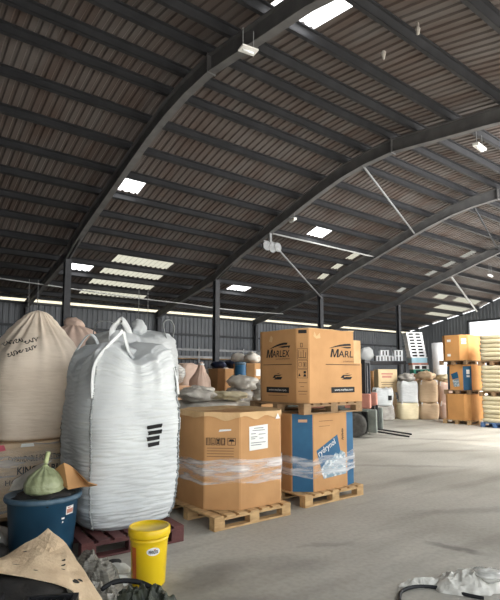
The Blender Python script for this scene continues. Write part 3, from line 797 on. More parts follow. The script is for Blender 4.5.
fc.rect(b, .03, .14, .26, .266); fc.rect(b, .05, .10, .21, .216); fc.rect(b, .02, .14, .15, .158); fc.rect(b, .03, .13, .115, .12)
fl.rect(b, .14, .52, .085, .092)
obj('faint_print', b, INK_SOFT, t)
b = BM(); fl.text(b, 'www.marlex.com', .15, .15, width=.36, height=.03, e=.006); fr.text(b, 'www.marlex.com', .46, .15, width=.36, height=.03, e=.006); obj('white_print', b, WHITE_INK, t)
b = BM(); fr.poly(b, ((.08, .86), (.10, .92), (.14, .86), (.20, .91), (.21, .84), (.13, .83)), .004); fl.poly(b, ((.16, .82), (.2, .90), (.24, .86), (.22, .8)), .004); obj('tape_remains', b, CARD_PALE, t)
b = BM(); box(b, 5.382 - 4.95, 5.53 - 4.95, -.49, -.475, .50, .84); o = obj('torn_flap', b, CARD_PALE, t); o['label'] = 'pale inner side of the torn corner flap'

# ================================================================== WHITE BULK BAGS
pallet('maroon pallet under the front white bulk bag', .98, 1.15, PALLET_RED, (2.12, 4.98, 0), -.06, .15)
t = thing('bulk_bag', 'tall white bulk bag with black bar marks and lifting loops on the maroon pallet', 'bulk bag', (2.18, 5.04, .15), -.05)
prof = [(0, .80, 3.2, 0), (.05, .90, 4, 0), (.2, .98, 4.6, .0), (.6, 1.05, 4.2, 0), (1.0, 1.07, 3.6, 0), (1.25, 1.03, 3.4, .006), (1.45, 1.0, 3.4, .018), (1.60, .92, 3.2, .035), (1.67, .74, 3, .05), (1.69, .45, 2.5, .06), (1.70, .2, 2.3, .08)]
bm, grid = bag_mesh(1.0, 1.08, prof, seed=2, seg=140, rows=190, wr=.016, lump=.03, ears=.22, ear_z=1.25, zstretch=40)
tr = bvh_of(bm)
b = BM()
for k in range(4):   # four slanting bars on the front
    z = .94 - k * .056
    x = .06 + (.012 if k % 2 else 0)
    decal(b, tr, [(x, z - .012), (x + .15 - .012 * k, z), (x + .155 - .012 * k, z + .038), (x - .006, z + .024)], (0, -.6, 0), (1, 0, 0), (0, -1, 0))
b_side = BM()
for k in range(4):   # and on the left side
    z = .93 - k * .06
    decal(b_side, tr, [(-.42, z), (-.30, z - .01), (-.30, z + .028), (-.42, z + .04)], (-.6, 0, 0), (0, -1, 0), (-1, 0, 0))
seams = []
for q in (0, 1, 2, 3):
    k = int(140 * (.125 + .25 * q)); s = BM()
    pts = [v.co + Vector((v.co.x, v.co.y, 0)).normalized() * .006 for v in (grid[j][k] for j in range(4, 164))]
    tube(s, pts, .011, 8); seams.append(s)
corner = [[grid[j][int(140 * (.125 + .25 * q))].co.copy() for j in range(191)] for q in range(4)]
obj('bag_body', bm, WHITE_BAG, t, True); obj('bar_marks', b, INK, t)['label'] = 'four black slanting bars'; obj('bar_marks', b_side, INK, t)
for s in seams: obj('seam_cord', s, SEAM, t, True)
def C(q, j): return corner[q][j]
b = BM(); strap(b, [C(2, 138) + Vector((-.012, -.012, 0)), C(2, 164) + Vector((-.012, -.012, .02)), Vector((-.14, -.30, 1.86)), Vector((-.09, -.26, 1.88)), Vector((-.02, -.24, 1.70)), Vector((.06, -.36, 1.52))], .045, .01, (.6, .4, .2)); obj('loop', b, STRAP, t, True)
b = BM(); strap(b, [C(3, 140) + Vector((.012, -.012, 0)), C(3, 162), Vector((.30, -.34, 1.75)), Vector((.26, -.25, 1.72)), Vector((.2, -.15, 1.56))], .05, .01, (.5, .5, .2)); obj('loop', b, STRAP, t, True)
b = BM(); strap(b, [C(1, 142), C(1, 164) + Vector((0, 0, .03)), Vector((-.30, .28, 1.86)), Vector((-.22, .22, 1.84)), Vector((-.15, .15, 1.6))], .05, .01, (.5, .5, .2)); obj('loop', b, STRAP, t, True)
b = BM(); strap(b, [C(0, 142), C(0, 164) + Vector((0, 0, .03)), Vector((.30, .28, 1.80)), Vector((.22, .22, 1.78)), Vector((.15, .15, 1.6))], .05, .01, (.5, .5, .2)); obj('loop', b, STRAP, t, True)
# crumpled filling spout lying across the top
sp = sack_mesh(.62, .6, .3, 5, 60, 26, 2.2, 1.8, .42, 4.0)
o = obj('spout', sp, WHITE_BAG, t, True, (.05, .02, 1.50))

pallet('weathered pallet under the rear white bulk bag', 1.15, 1.15, PALLET_DARK, (2.86, 6.35, 0))
t = thing('bulk_bag', 'white bulk bag standing behind the front one with its loops sticking up', 'bulk bag', (2.86, 6.35, .14), .04)
prof = [(0, .85, 3.5, 0), (.1, .95, 4, 0), (.6, 1.0, 4, 0), (1.4, 1.02, 3.8, 0), (1.7, 1.0, 3.6, 0), (1.88, .94, 3.4, .01), (1.97, .80, 3, .03), (2.01, .5, 2.6, .06), (2.03, .2, 2.2, .06)]
bm, grid = bag_mesh(1.12, 1.1, prof, seed=9, seg=110, rows=100, wr=.015, lump=.05, ears=.10, ear_z=1.6)
c4 = [grid[88][int(110 * (.125 + .25 * q))].co.copy() for q in range(4)]
obj('bag_body', bm, WHITE_BAG, t, True)
b = BM(); strap(b, [c4[2] + Vector((.05, 0, -.2)), Vector((-.44, -.37, 1.98)), Vector((-.35, -.38, 2.13)), Vector((-.30, -.38, 2.14)), Vector((-.22, -.38, 2.02)), Vector((-.16, -.36, 1.86))], .09, .012, (.7, .2, .3)); obj('loop', b, STRAP, t, True)
b = BM(); strap(b, [c4[1] + Vector((.05, 0, -.2)), Vector((-.46, .10, 2.10)), Vector((-.38, .0, 2.16)), Vector((-.28, -.1, 2.12)), Vector((-.2, -.1, 1.98))], .05, .01, (.3, .9, .2)); obj('loop', b, SEAM, t, True)
b = BM(); strap(b, [c4[3] + Vector((0, 0, -.2)), Vector((.26, -.42, 2.1)), Vector((.36, -.40, 2.2)), Vector((.46, -.36, 2.12)), Vector((.48, -.3, 1.96))], .05, .01, (.3, .9, .2)); obj('loop', b, SEAM, t, True)
b = BM(); strap(b, [c4[0] + Vector((0, 0, -.2)), Vector((.36, .4, 2.05)), Vector((.3, .3, 2.15)), Vector((.2, .2, 2.0))], .05, .01, (.3, .9, .2)); obj('loop', b, STRAP, t, True)
obj('spout', sack_mesh(.18, .18, .26, 6, 30, 16, 2, 2, .4, 8), WHITE_BAG, t, True, (.04, -.16, 1.93))

# ================================================================== BEIGE BAG ON THE KINGPEARL BOX
pallet('weathered pallet under the wrapped KINGPEARL box', 1.15, 1.15, PALLET_DARK, (1.62, 6.36, 0))
t = thing('bulk_box', 'film-wrapped tan box printed EXPANDABLE KINGPEARL below the beige bulk bag', 'cardboard box', (1.62, 6.36, .14))
KP = [(-.60, -.52), (-.54, -.6), (.5, -.6), (.56, -.54), (.56, .5), (.5, .56), (-.54, .56), (-.60, .5)]
b = BM(); prism(b, KP, 0, .74); obj('box_shell', b, TAN_BAG, t)
f = Face((-.54, -.6, 0), (1, 0, 0), (0, -1, 0))
b = BM()
f.text(b, 'EXPANDABLE POLYSTYRENE', .19, .545, width=.62, height=.062, bold=.004)
f.text(b, 'KINGPEARL', .28, .42, width=.44, height=.075, bold=.03)
f.text(b, 'HONGKONG', .17, .32, width=.5, height=.05, bold=.01)
obj('black_print', b, INK, t)
b = BM(); f.poly(b, ((.0, .66), (.16, .68), (.14, .735), (.02, .735)), .012); f.poly(b, ((-.05, .62), (.06, .64), (.05, .70), (-.05, .70)), .012); obj('pink_sticker', b, PINK, t)['label'] = 'pinkish red sticker'
b = BM(); f.poly(b, ((.30, .70), (.44, .70), (.43, .735), (.31, .735)), .012); obj('white_sticker', b, PAPER, t)
ring_film(t, KP, .05, .73, off=.008, m=film('wrap_over_box', tint=(.99, .99, .99), clear=.95, rough=.25, streak=2.5), seed=4)
t = thing('bulk_bag', 'big beige bulk bag gathered at the top with black handwriting, on the tan box', 'bulk bag', (1.66, 6.36, .885), .1)
prof = [(0, .90, 3.2, 0), (.03, .97, 3.4, 0), (.25, 1.03, 3.2, 0), (.6, 1.06, 3, 0), (.78, 1.03, 2.8, .004), (.95, .94, 2.6, .012), (1.10, .76, 2.4, .03), (1.23, .57, 2.3, .05), (1.34, .40, 2.1, .08), (1.42, .27, 2, .10), (1.47, .17, 2, .12), (1.49, .06, 2, .12)]
bm, grid = bag_mesh(1.08, 1.08, prof, seed=14, seg=140, rows=110, wr=.004, lump=.045, pleats=18)
tr = bvh_of(bm)
obj('bag_body', bm, BEIGE_BAG, t, True)
b = BM(); r2 = random.Random(3)
for (x0, z0, L, n_) in ((-.40, 1.06, .20, 5), (-.19, 1.075, .15, 3), (-.36, .93, .15, 4), (-.18, .985, .12, 3)):
    pts = []
    for k in range(n_ * 4 + 1):
        s = k / (n_ * 4)
        pts.append(project(tr, (x0 + L * s + .012 * math.sin(k * 2.1), 0, z0 + .05 * s + .022 * math.sin(k * 1.57 + r2.random())), (-.25, -1, 0), .006))
    tube(b, smoothpts(pts, 3), .0045, 5)
obj('handwriting', b, INK, t, True)
b = BM(); pts = [project(tr, (.43 - .05 * k / 9, 0, 1.14 - .06 * k), (.35, -1, 0), .008) for k in range(8)]; tube(b, pts, .009, 6); obj('seam_cord', b, SEAM, t, True)

# peach bag further back, between the beige and white ones
pallet('weathered pallet under the box that carries the peach bulk bag', 1.1, 1.1, PALLET_DARK, (2.62, 7.95, 0))
t = thing('bulk_box', 'brown box under the peach bulk bag behind the big beige bag', 'cardboard box', (2.62, 7.95, .14)); b = BM(); prism(b, [(-.5, -.5), (.5, -.5), (.5, .5), (-.5, .5)], 0, .9); obj('box_shell', b, CARD, t); b = BM(); box(b, -.5, .5, -.02, .02, .9, .903); obj('tape', b, PAPER, t)
t = thing('bulk_bag', 'peach bulk bag top peeping out between the big beige bag and the white bags', 'bulk bag', (2.62, 7.95, 1.045))
bm, grid = bag_mesh(1.0, 1.0, [(0, .92, 3.4, 0), (.3, 1, 3.4, 0), (.85, 1.0, 3, 0), (1.1, .9, 2.6, .02), (1.25, .6, 2.2, .06), (1.33, .25, 2, .1)], seed=21, seg=72, rows=50, lump=.06)
obj('bag_body', bm, PEACH_BAG, t, True)
obj('spout', sack_mesh(.3, .25, .2, 8, 20, 10, 2, 2, .4, 6), PEACH_BAG, t, True, (.0, 0, 1.27))

# ================================================================== FOREGROUND RUBBISH
t = thing('round_tub', 'big blue plastic tub holding a knotted bag and dark rubbish, beside the white bulk bag', 'tub', (1.352, 4.745, 0)); t.scale = (.90, .90, 1)
b = BM(); lathe(b, [(.001, .0), (.27, 0), (.285, .02), (.325, .50), (.352, .515), (.358, .535), (.35, .555), (.33, .556), (.315, .53), (.275, .06), (.001, .05)], 64); obj('tub_body', b, TUB, t, True)
b = BM(); lathe(b, [(.328, .522), (.352, .517), (.362, .532), (.356, .556), (.334, .561), (.322, .55)], 64); obj('rim', b, TUB_RIM, t, True)
b = BM()
def on_tub(a, z, e=.003):
    r = .285 + (.325 - .285) * (z - .02) / .48 + e; return (r * math.cos(a), r * math.sin(a), z)
def tub_patch(b, a0, a1, z0, z1, e=.003):
    n = 8; lo = [b.verts.new(on_tub(a0 + (a1 - a0) * k / n, z0, e)) for k in range(n + 1)]; hi = [b.verts.new(on_tub(a0 + (a1 - a0) * k / n, z1, e)) for k in range(n + 1)]
    for k in range(n): b.faces.new((lo[k], lo[k + 1], hi[k + 1], hi[k]))
tub_patch(b, -1.16, -.86, .405, .475); sl = obj('sticker', b, PAPER, t); sl['label'] = 'small white-edged sticker'
b = BM(); tub_patch(b, -1.14, -.88, .415, .452, .005); tub_patch(b, -1.12, -1.0, .458, .468, .005); obj('sticker_print', b, TRUCK_RED, sl)
b = BM(); tub_patch(b, -1.30, -1.20, .375, .39); tub_patch(b, -1.27, -1.235, .345, .36); obj('white_flecks', b, WHITE_INK, t)
o = obj('dark_rubbish', sack_mesh(.52, .52, .16, 4, 40, 16, 2, 2, .35, 7), DARK, None, True, (1.352, 4.745, .44)); tag(o, 'black rubbish filling the blue tub under the knotted bag', 'rubbish'); o['kind'] = 'stuff'
t = thing('knotted_bag', 'greenish translucent plastic bag knotted at the neck, in the blue tub', 'plastic bag', (1.345, 4.71, .55))
bm, g_ = bag_mesh(.34, .32, [(0, .7, 2, 0), (.04, 1, 2, .01), (.10, 1.0, 2, .015), (.16, .8, 2, .04), (.21, .45, 2, .1), (.235, .20, 2, .14), (.25, .15, 2, .1)], seed=31, seg=60, rows=30, pleats=13, lump=.03, wr=.002)
obj('bag_body', bm, GREEN_BAG, t, True)
b = BM(); tube(b, smoothpts([(0, 0, .235), (.004, 0, .28), (.012, -.005, .33), (.02, -.01, .37)], 5), [.026, .024, .022, .022, .024, .026, .027, .026, .025, .024, .024, .025, .026, .026, .024, .02], 10, .8); obj('knotted_neck', b, GREEN_PALE, t, True)

def sheet(name, label, cat, pts, faces, m, th=.006, sub=2, amp=.008, seed=0, smooth=False):
    """bent board or film given by corner points and faces, with thickness"""
    b = BM(); base = Vector(pts[0]); v = [b.verts.new(Vector(p) - base) for p in pts]
    for f_ in faces: b.faces.new([v[i] for i in f_])
    if sub: bmesh.ops.subdivide_edges(b, edges=b.edges[:], cuts=sub, use_grid_fill=True)
    b.normal_update()
    for w in b.verts: w.co += w.normal * (noise.noise(w.co * 6 + Vector((seed, 0, 0))) * amp)
    g = bmesh.ops.solidify(b, geom=b.faces[:], thickness=th)
    return tag(obj(name, b, m, None, smooth, base), label, cat)
sheet('cardboard_flap', 'bent brown cardboard flap draped over the rim of the blue tub beside the white bag', 'cardboard',
      [(1.42, 4.86, .70), (1.50, 4.68, .81), (1.58, 4.66, .76), (1.64, 4.44, .665), (1.715, 4.42, .635), (1.69, 4.56, .605), (1.50, 4.54, .60)],
      [(0, 1, 6), (1, 2, 6), (2, 5, 6), (2, 3, 5), (3, 4, 5)], CARD, .008, 2, .008, 3)
sheet('torn_paper', 'torn pale cardboard strip lying on the back rim of the blue tub', 'cardboard',
      [(1.10, 4.92, .575), (1.17, 5.05, .64), (1.36, 5.07, .74), (1.47, 4.95, .80), (1.31, 4.90, .71), (1.19, 4.84, .59)],
      [(0, 1, 5), (1, 4, 5), (1, 2, 4), (2, 3, 4)], DIRTY_WHITE, .006, 2, .012, 5)

t = thing('plastic_bucket', 'yellow plastic bucket with dusty lid and oval logo on the floor', 'bucket', (1.86, 3.69, 0), -.37)
b = BM(); lathe(b, [(.001, 0), (.122, 0), (.128, .012), (.142, .30), (.146, .335), (.150, .34), (.150, .352), (.143, .356), (.143, .40), (.135, .40), (.13, .36), (.115, .02), (.001, .015)], 64); obj('bucket_body', b, YELLOW, t, True)
b = BM(); lathe(b, [(.143, .372), (.158, .366), (.162, .372), (.162, .42), (.157, .43), (.148, .432), (.142, .424), (.138, .416)], 64); obj('lid', b, YELLOW, t, True)
b = BM(); lathe(b, [(.001, .414), (.139, .416), (.139, .410), (.001, .408)], 48); obj('lid_panel', b, LID_DIRT, t, True)['label'] = 'dusty brown-stained lid top'
def on_b(a, z, e=.003):
    r = .128 + (.142 - .128) * (z - .012) / .288 + e; return (r * math.cos(a), r * math.sin(a), z)
b = BM(); ca = -1.55 + .12
c_ = b.verts.new(on_b(ca, .275, .0035)); R = [b.verts.new(on_b(ca + .36 * math.cos(2 * PI * k / 24) , .275 + .03 * math.sin(2 * PI * k / 24), .0035)) for k in range(24)]
for k in range(24): b.faces.new((c_, R[k], R[(k + 1) % 24]))
lg = obj('oval_logo', b, PAPER, t); lg['label'] = 'white oval logo with dark lettering'
b = BM()
vs, fs = text_polys('PENNZOIL', 1, .02, .1); xm = max(v[0] for v in vs)
V_ = [b.verts.new(on_b(ca + (v[0] / xm - .5) * .52, .262 + v[1] * .034, .006)) for v in vs]
for f_ in fs: b.faces.new([V_[i] for i in f_])
obj('lettering', b, INK, lg)
b = BM(); R = [on_b(ca + .12 + dx, .292 + dz, .006) for dx, dz in ((-.16, 0), (.04, .004), (.1, .008), (.0, .0), (-.05, -.006))]; b.faces.new([b.verts.new(p) for p in R]); obj('red_mark', b, ORANGE_STRIPE, lg)
b = BM(); n = 8; lo = [b.verts.new(on_b(-2.75 + .35 * k / n, .06)) for k in range(n + 1)]; hi = [b.verts.new(on_b(-2.75 + .35 * k / n, .30)) for k in range(n + 1)]
for k in range(n): b.faces.new((lo[k], lo[k + 1], hi[k + 1], hi[k]))
obj('orange_panel', b, ORANGE_STRIPE, t)

# torn board over a heap of black plastic parts
sheet('torn_board', 'large torn tan cardboard sheet tilted over the black plastic parts in the near corner', 'cardboard',
      [(1.229, 4.165, .413), (1.025, 4.145, .31), (.899, 4.187, .253), (.70, 4.25, .25), (.62, 3.62, .44), (.759, 3.515, .385), (.86, 3.44, .362), (.934, 3.386, .342), (1.03, 3.32, .312), (1.119, 3.251, .274), (1.165, 3.161, .211), (1.20, 3.02, .15), (1.31, 3.08, .10), (1.303, 3.188, .153), (1.328, 3.604, .229), (1.318, 3.99, .315), (1.05, 3.80, .335), (.80, 3.85, .34), (1.20, 3.60, .275)],
      [(0, 1, 16, 15), (1, 2, 17, 16), (2, 3, 4, 17), (4, 5, 17), (5, 6, 16, 17), (6, 7, 16), (7, 8, 18, 16), (8, 9, 18), (9, 10, 14, 18), (10, 13, 14), (10, 11, 12, 13), (16, 18, 15), (18, 14, 15)], PLY, .006, 4, .022, 2)
tb = bpy.data.objects['torn_board']; tb['label'] = tb['label']
b = BM(); tree = BVHTree.FromPolygons([v.co[:] for v in tb.data.vertices], [p.vertices[:] for p in tb.data.polygons])
for (x, y, w_, h_, a_) in ((1.215, 3.72, .035, .008, .5), (1.195, 3.66, .04, .007, .5), (1.175, 3.60, .035, .007, .5), (1.02, 3.98, .03, .012, .2), (1.20, 3.42, .05, .02, .9), (.90, 3.72, .05, .006, -.5), (1.24, 3.45, .03, .02, .3), (.98, 3.55, .03, .008, -.4)):
    c, q = math.cos(a_), math.sin(a_); V_ = []
    for k in range(9):
        t_ = 2 * PI * k / 9; ex, ey = w_ / 2 * math.cos(t_), h_ * math.sin(t_) * (1 + .4 * math.sin(3 * t_))
        p = Vector((x + ex * c - ey * q, y + ex * q + ey * c, 2)) - Vector((tb.location.x, tb.location.y, 0))
        hit = tree.ray_cast(p, Vector((0, 0, -1)))
        if hit[0]: V_.append(b.verts.new(hit[0] + Vector((0, 0, .004))))
    if len(V_) > 2: b.faces.new(V_)
o = obj('scuff_mark', b, DARK, tb); o['kind'] = 'stuff'
def crate(label, loc, rotz, W, D, H, m=BLACK_PLASTIC, group='black plastic parts in the near corner', tilt=0):
    t = thing('plastic_tray', label, 'plastic tray', loc, rotz, group); t.rotation_euler = (tilt, 0, rotz)
    b = BM(); box(b, -W / 2, W / 2, -D / 2, D / 2, 0, H - .03, .01)
    n = max(5, int(W / .035))
    for k in range(n):
        x = -W / 2 + (k + .5) * W / n; box(b, x - .006, x + .006, -D / 2 - .006, D / 2 + .006, .01, H - .03)
    for k in range(n):
        x = -W / 2 + (k + .5) * W / n; box(b, x - .005, x + .005, -D / 2, D / 2, H - .03, H - .012)
    obj('tray_body', b, m, t)
    b = BM()
    box(b, -W / 2 - .012, W / 2 + .012, -D / 2 - .012, -D / 2 + .015, H - .035, H, .004); box(b, -W / 2 - .012, W / 2 + .012, D / 2 - .015, D / 2 + .012, H - .035, H, .004)
    box(b, -W / 2 - .012, -W / 2 + .015, -D / 2, D / 2, H - .035, H, .004); box(b, W / 2 - .015, W / 2 + .012, -D / 2, D / 2, H - .035, H, .004)
    obj('rim', b, m, t); return t
crate('ribbed black plastic tray under the front edge of the torn tan cardboard sheet', (.90, 3.00, .02), -.5, .27, .22, .32)
crate('black plastic tray at the very edge beside the ribbed tray', (.585, 3.14, .02), -.45, .17, .2, .36)
tag(obj('scrap_bracket', sack_mesh(.09, .06, .07, 12, 14, 8, 4, 4, .5, 12), GREY_PLASTIC, None, False, (.725, 3.07, .27)), 'small pale grey broken plastic piece between the black trays', 'plastic scrap')
o = tag(obj('dark_rubbish', sack_mesh(.80, .42, .35, 77, 40, 14, 2.4, 2.4, .14, 7), DARK, None, True, (.77, 3.52, 0), -.4), 'dark rubbish heap under the torn tan cardboard sheet behind the black trays', 'rubbish'); o['kind'] = 'stuff'
def rr(a0, b0, ang=0): return lambda a: (a0 * b0) / math.sqrt((b0 * math.cos(a - ang)) ** 2 + (a0 * math.sin(a - ang)) ** 2)
tag(obj('crumpled_film', crumple_mesh(rr(.36, .15, 1.75), .20, 3, 70, 7), DUSTY_WRAP, None, False, (1.52, 3.96, .0)), 'crumpled dusty clear film between the torn cardboard sheet and the maroon pallet', 'plastic film')
tag(obj('crumpled_film', crumple_mesh(rr(.22, .12, 1.9), .17, 6, 60, 9), DUSTY_WRAP, None, False, (1.38, 3.45, .0)), 'crumpled dusty film beside the lower corner of the torn cardboard sheet', 'plastic film')
tag(obj('plastic_pouch', sack_mesh(.26, .16, .09, 2, 30, 14, 2.2, 1.8, .3, 7), mat('milky_plastic', (.78, .79, .75), (.66, .67, .63), scale=6, rough=.35, bump=.5), None, True, (1.72, 3.98, 0), -.3), 'flat milky plastic pouch on the floor behind the yellow bucket, the upper one', 'plastic pouch')
tag(obj('plastic_pouch', sack_mesh(.24, .13, .09, 9, 30, 14, 2.2, 1.8, .3, 7), bpy.data.materials['milky_plastic'], None, True, (1.64, 3.77, 0), -.2), 'flat milky plastic pouch on the floor touching the yellow bucket, the lower one', 'plastic pouch')
tag(obj('dark_hose_offcut', sack_mesh(.22, .1, .08, 17, 24, 10, 2, 2, .3, 8), DARK, None, True, (1.72, 4.14, 0), -.2), 'dark rubber offcut on the floor in front of the maroon pallet', 'rubber scrap')
tag(obj('tarp_bundle', crumple_mesh(rr(.26, .15, -.6), .16, 11, 70, 9), TARP, None, False, (1.60, 3.26, 0)), 'crumpled dark green tarp bundle in front of the yellow bucket', 'tarp')
b = BM(); tube(b, smoothpts([(1.38, 3.44, .15), (1.48, 3.42, .185), (1.60, 3.36, .175), (1.68, 3.28, .14), (1.72, 3.22, .10)], 5), .018, 8); tag(obj('rubber_strip', b, BLACK_PLASTIC, None, True), 'black rubber strip lying over the green tarp bundle', 'rubber strip')
for k, (x, y, s, m, lab) in enumerate(((1.08, 5.22, .3, DIRTY_WHITE, 'dirty white crumpled bag on the floor behind the blue tub'), (.92, 4.72, .28, DARK, 'dark maroon-black rubbish bundle beside the blue tub'), (.96, 4.92, .26, GREY_SACK, 'grey crumpled sack between the dark bundle and the tan box'))):
    tag(obj('rubbish_sack', sack_mesh(s, s, .2 + .03 * k, 40 + k, 30, 14, 2, 2, .4, 7), m, None, True, (x, y, 0)), lab, 'sack')
b = BM(); box(b, -.12, .12, -.012, .012, 0, .01, .003); o = tag(obj('white_batten', b, PAPER, None, False, (.93, 4.62, .215), .9), 'short white plastic strip on the dark rubbish beside the blue tub', 'plastic strip'); o.rotation_euler = (0, -.3, .9)

# film bundle and hose near the lower corner, open floor side
o = tag(obj('film_bundle', crumple_mesh(rr(.34, .17, -.45), .105, 23, 80, 8), mat('pale_grey_film', (.62, .61, .56), (.45, .44, .40), scale=6, rough=.45, bump=.6, bscale=14), None, False, (3.80, 2.12, 0)), 'crumpled pale grey plastic sack lying on the open floor', 'plastic sack')
tag(obj('film_bundle', sack_mesh(.22, .20, .09, 24, 40, 18, 2, 2, .35, 9), CLEAR_WRAP, None, True, (3.84, 2.02, .06)), 'balled-up clear plastic on top of the pale sack on the open floor', 'plastic film')
tag(obj('film_strip', crumple_mesh(rr(.22, .05, -.55), .05, 27, 50, 12), bpy.data.materials['pale_grey_film'], None, False, (3.50, 2.36, 0)), 'narrow tail of pale plastic on the floor leading to the grey sack', 'plastic film')
b = BM(); tube(b, smoothpts([(3.10, 2.28, .014), (3.16, 2.33, .014), (3.26, 2.38, .014), (3.40, 2.37, .014), (3.50, 2.29, .014), (3.54, 2.20, .014), (3.56, 2.12, .016), (3.58, 2.05, .014), (3.62, 1.95, .014)], 6), .013, 8); tag(obj('rubber_hose', b, BLACK_PLASTIC, None, True), 'thin dark hose curling out of the pale plastic sack on the open floor', 'hose')

# ================================================================== MIDDLE GROUND behind the bins
# folded white sacks on a pallet, behind the octagonal bin
pallet('weathered pallet under the pile of folded white sacks', 1.1, 1.1, PALLET_DARK, (4.22, 6.55, 0))
z = .14
prev_z = 0
LY = [(.24, GREY_SACK), (.24, DIRTY_WHITE), (.22, CREAM_BAG), (.2, DIRTY_WHITE), (.18, DIRTY_WHITE)]
NM = ['lowest', 'second from the bottom', 'third from the bottom', 'fourth from the bottom', 'highest full-width one']
for k, (h, m) in enumerate(LY):
    o = obj('folded_sack', sack_mesh(1.10 - .04 * (k * 7 % 4), 1.0, h - .005, 60 + k, 72, 20, 5.5, 3.2, .16, 4.5), m, None, True, (4.22 + .03 * math.sin(k * 2), 6.55, z), .05 * math.sin(k * 3))
    tag(o, 'folded pale sack behind the octagonal bin, %s of its pile' % NM[k], 'sack', 'folded sacks behind the octagonal bin'); z += h
for k, (dx, dy, w, d_, h, m, lab) in enumerate(((-.30, -.2, .52, .5, .17, DIRTY_WHITE, 'rumpled white sack topping the pile behind the octagonal bin, nearest the white bags'), (.26, -.22, .56, .5, .14, CREAM_BAG, 'rumpled cream sack topping the pile behind the octagonal bin, nearest the printed stack'), (0, .28, .8, .45, .2, DIRTY_WHITE, 'rumpled white sack lying across the back of the folded sack pile'))):
    tag(obj('rumpled_sack', sack_mesh(w, d_, h, 160 + k, 48, 20, 2.4, 2, .42, 7), m, None, True, (4.22 + dx, 6.55 + dy, z), .3 * k), lab, 'sack', 'rumpled sacks on the pile')
def bin_on_pallet(loc, W, D, H, label, m=CARD_FAR, rotz=0, pal=PALLET_DARK, plabel=None, cham=.12, blue=False, group=None):
    pallet(plabel, W + .04, D + .04, pal, loc, rotz, .14)
    t = thing('bulk_bin', label, 'cardboard bin', (loc[0], loc[1], loc[2] + .14), rotz, group)
    w, d, c = W / 2, D / 2, cham
    poly = [(-w, -d + c), (-w + c, -d), (w - c, -d), (w, -d + c), (w, d - c), (w - c, d), (-w + c, d), (-w, d - c)]
    shell(t, poly, 0, H, m, mats={0: 1, 2: 1, 4: 1, 6: 1} if blue else None)
    b = BM(); R = ring_of(poly, .006, 6); lo = [b.verts.new((p.x, p.y, H - .05)) for p in R]; up = [b.verts.new((p.x, p.y, H + .006)) for p in R]; c_ = b.verts.new((0, 0, H + .01))
    for k in range(len(R)): b.faces.new((lo[k], lo[(k + 1) % len(R)], up[(k + 1) % len(R)], up[k])); b.faces.new((up[k], up[(k + 1) % len(R)], c_))
    obj('lid', b, m, t)
    return t, poly
t, poly = bin_on_pallet((6.75, 9.72, 0), .62, .62, 1.6, 'brown bin topped with navy film bundles behind the second column', CARD, plabel='pallet under the brown bin behind the second column')
tag(obj('film_roll', sack_mesh(.3, .36, .18, 71, 24, 12, 2, 2, .4, 6), NAVY, None, True, (6.60, 9.72, 1.75)), 'navy film bundle on the brown bin beside the second column', 'film bundle', 'navy film bundles')
tag(obj('film_roll', sack_mesh(.28, .36, .22, 72, 24, 12, 2, 2, .4, 6), NAVY, None, True, (6.92, 9.66, 1.75)), 'navy film bundle on the brown bin next to the blue drum', 'film bundle', 'navy film bundles')
t = thing('plastic_drum', 'slim tall blue drum beside the white-labelled brown bin', 'drum', (6.14, 8.26, 0)); t.scale = (.72, .72, .97)
b = BM(); lathe(b, [(.001, 0), (.15, 0), (.16, .02), (.16, .6), (.165, .62), (.16, .64), (.16, 1.2), (.165, 1.22), (.16, 1.24), (.16, 1.84), (.15, 1.86), (.001, 1.86)], 28); obj('drum_body', b, BLUEPRINT, t, True)
b = BM(); lathe(b, [(.001, 1.86), (.158, 1.86), (.168, 1.88), (.165, 1.92), (.001, 1.93)], 28); obj('drum_lid', b, TUB_RIM, t, True)
t, poly = bin_on_pallet((6.76, 8.57, 0), .8, .7, 1.70, 'brown bin with a white paper label, topped with white sacks, beside the printed stack', CARD, plabel='pallet under the white-labelled brown bin')
f = Face((-.25, -.35, 0), (1, 0, 0), (0, -1, 0)); b = BM(); f.rect(b, .0, .15, 1.44, 1.58, .008); obj('paper_label', b, PAPER, t)
for k, (x, y, w, h, m, lab) in enumerate(((6.47, 8.78, .32, .22, DIRTY_WHITE, 'white sack on the labelled brown bin, nearest the second column'), (6.60, 8.47, .34, .24, DIRTY_WHITE, 'white sack on the labelled brown bin, the middle one of three'), (6.93, 8.5, .36, .30, WHITE_BAG, 'white sack on the labelled brown bin, against the printed stack'))):
    tag(obj('white_sack', sack_mesh(w, .34, h, 80 + k, 30, 14, 2.2, 2, .3, 5), m, None, True, (x, y, 1.85)), lab, 'sack', 'white sacks on the labelled bin')
# loose sack heap
bin_on_pallet((5.45, 7.2, 0), .9, .85, .95, 'low brown bin carrying the grey and white sack heap beside the printed stack', CARD, plabel='pallet under the low bin with the sack heap')
for k, (x, y, z, w, h, m, lab) in enumerate(((5.18, 7.05, 1.105, .55, .26, GREY_SACK, 'grey crumpled sack low in the heap behind the octagonal bin'), (5.62, 7.0, 1.105, .5, .24, DIRTY_WHITE, 'dirty white sack low in the heap beside the printed stack'), (5.33, 7.1, 1.33, .55, .26, DIRTY_WHITE, 'dirty white sack on top of the heap behind the octagonal bin'), (5.66, 7.05, 1.34, .34, .16, GREY_SACK, 'small grey sack on top of the heap beside the printed stack'))):
    tag(obj('loose_sack', sack_mesh(w, .5, h, 90 + k, 36, 16, 2, 2, .4, 6), m, None, True, (x, y, z)), lab, 'sack', 'loose sacks in the heap')
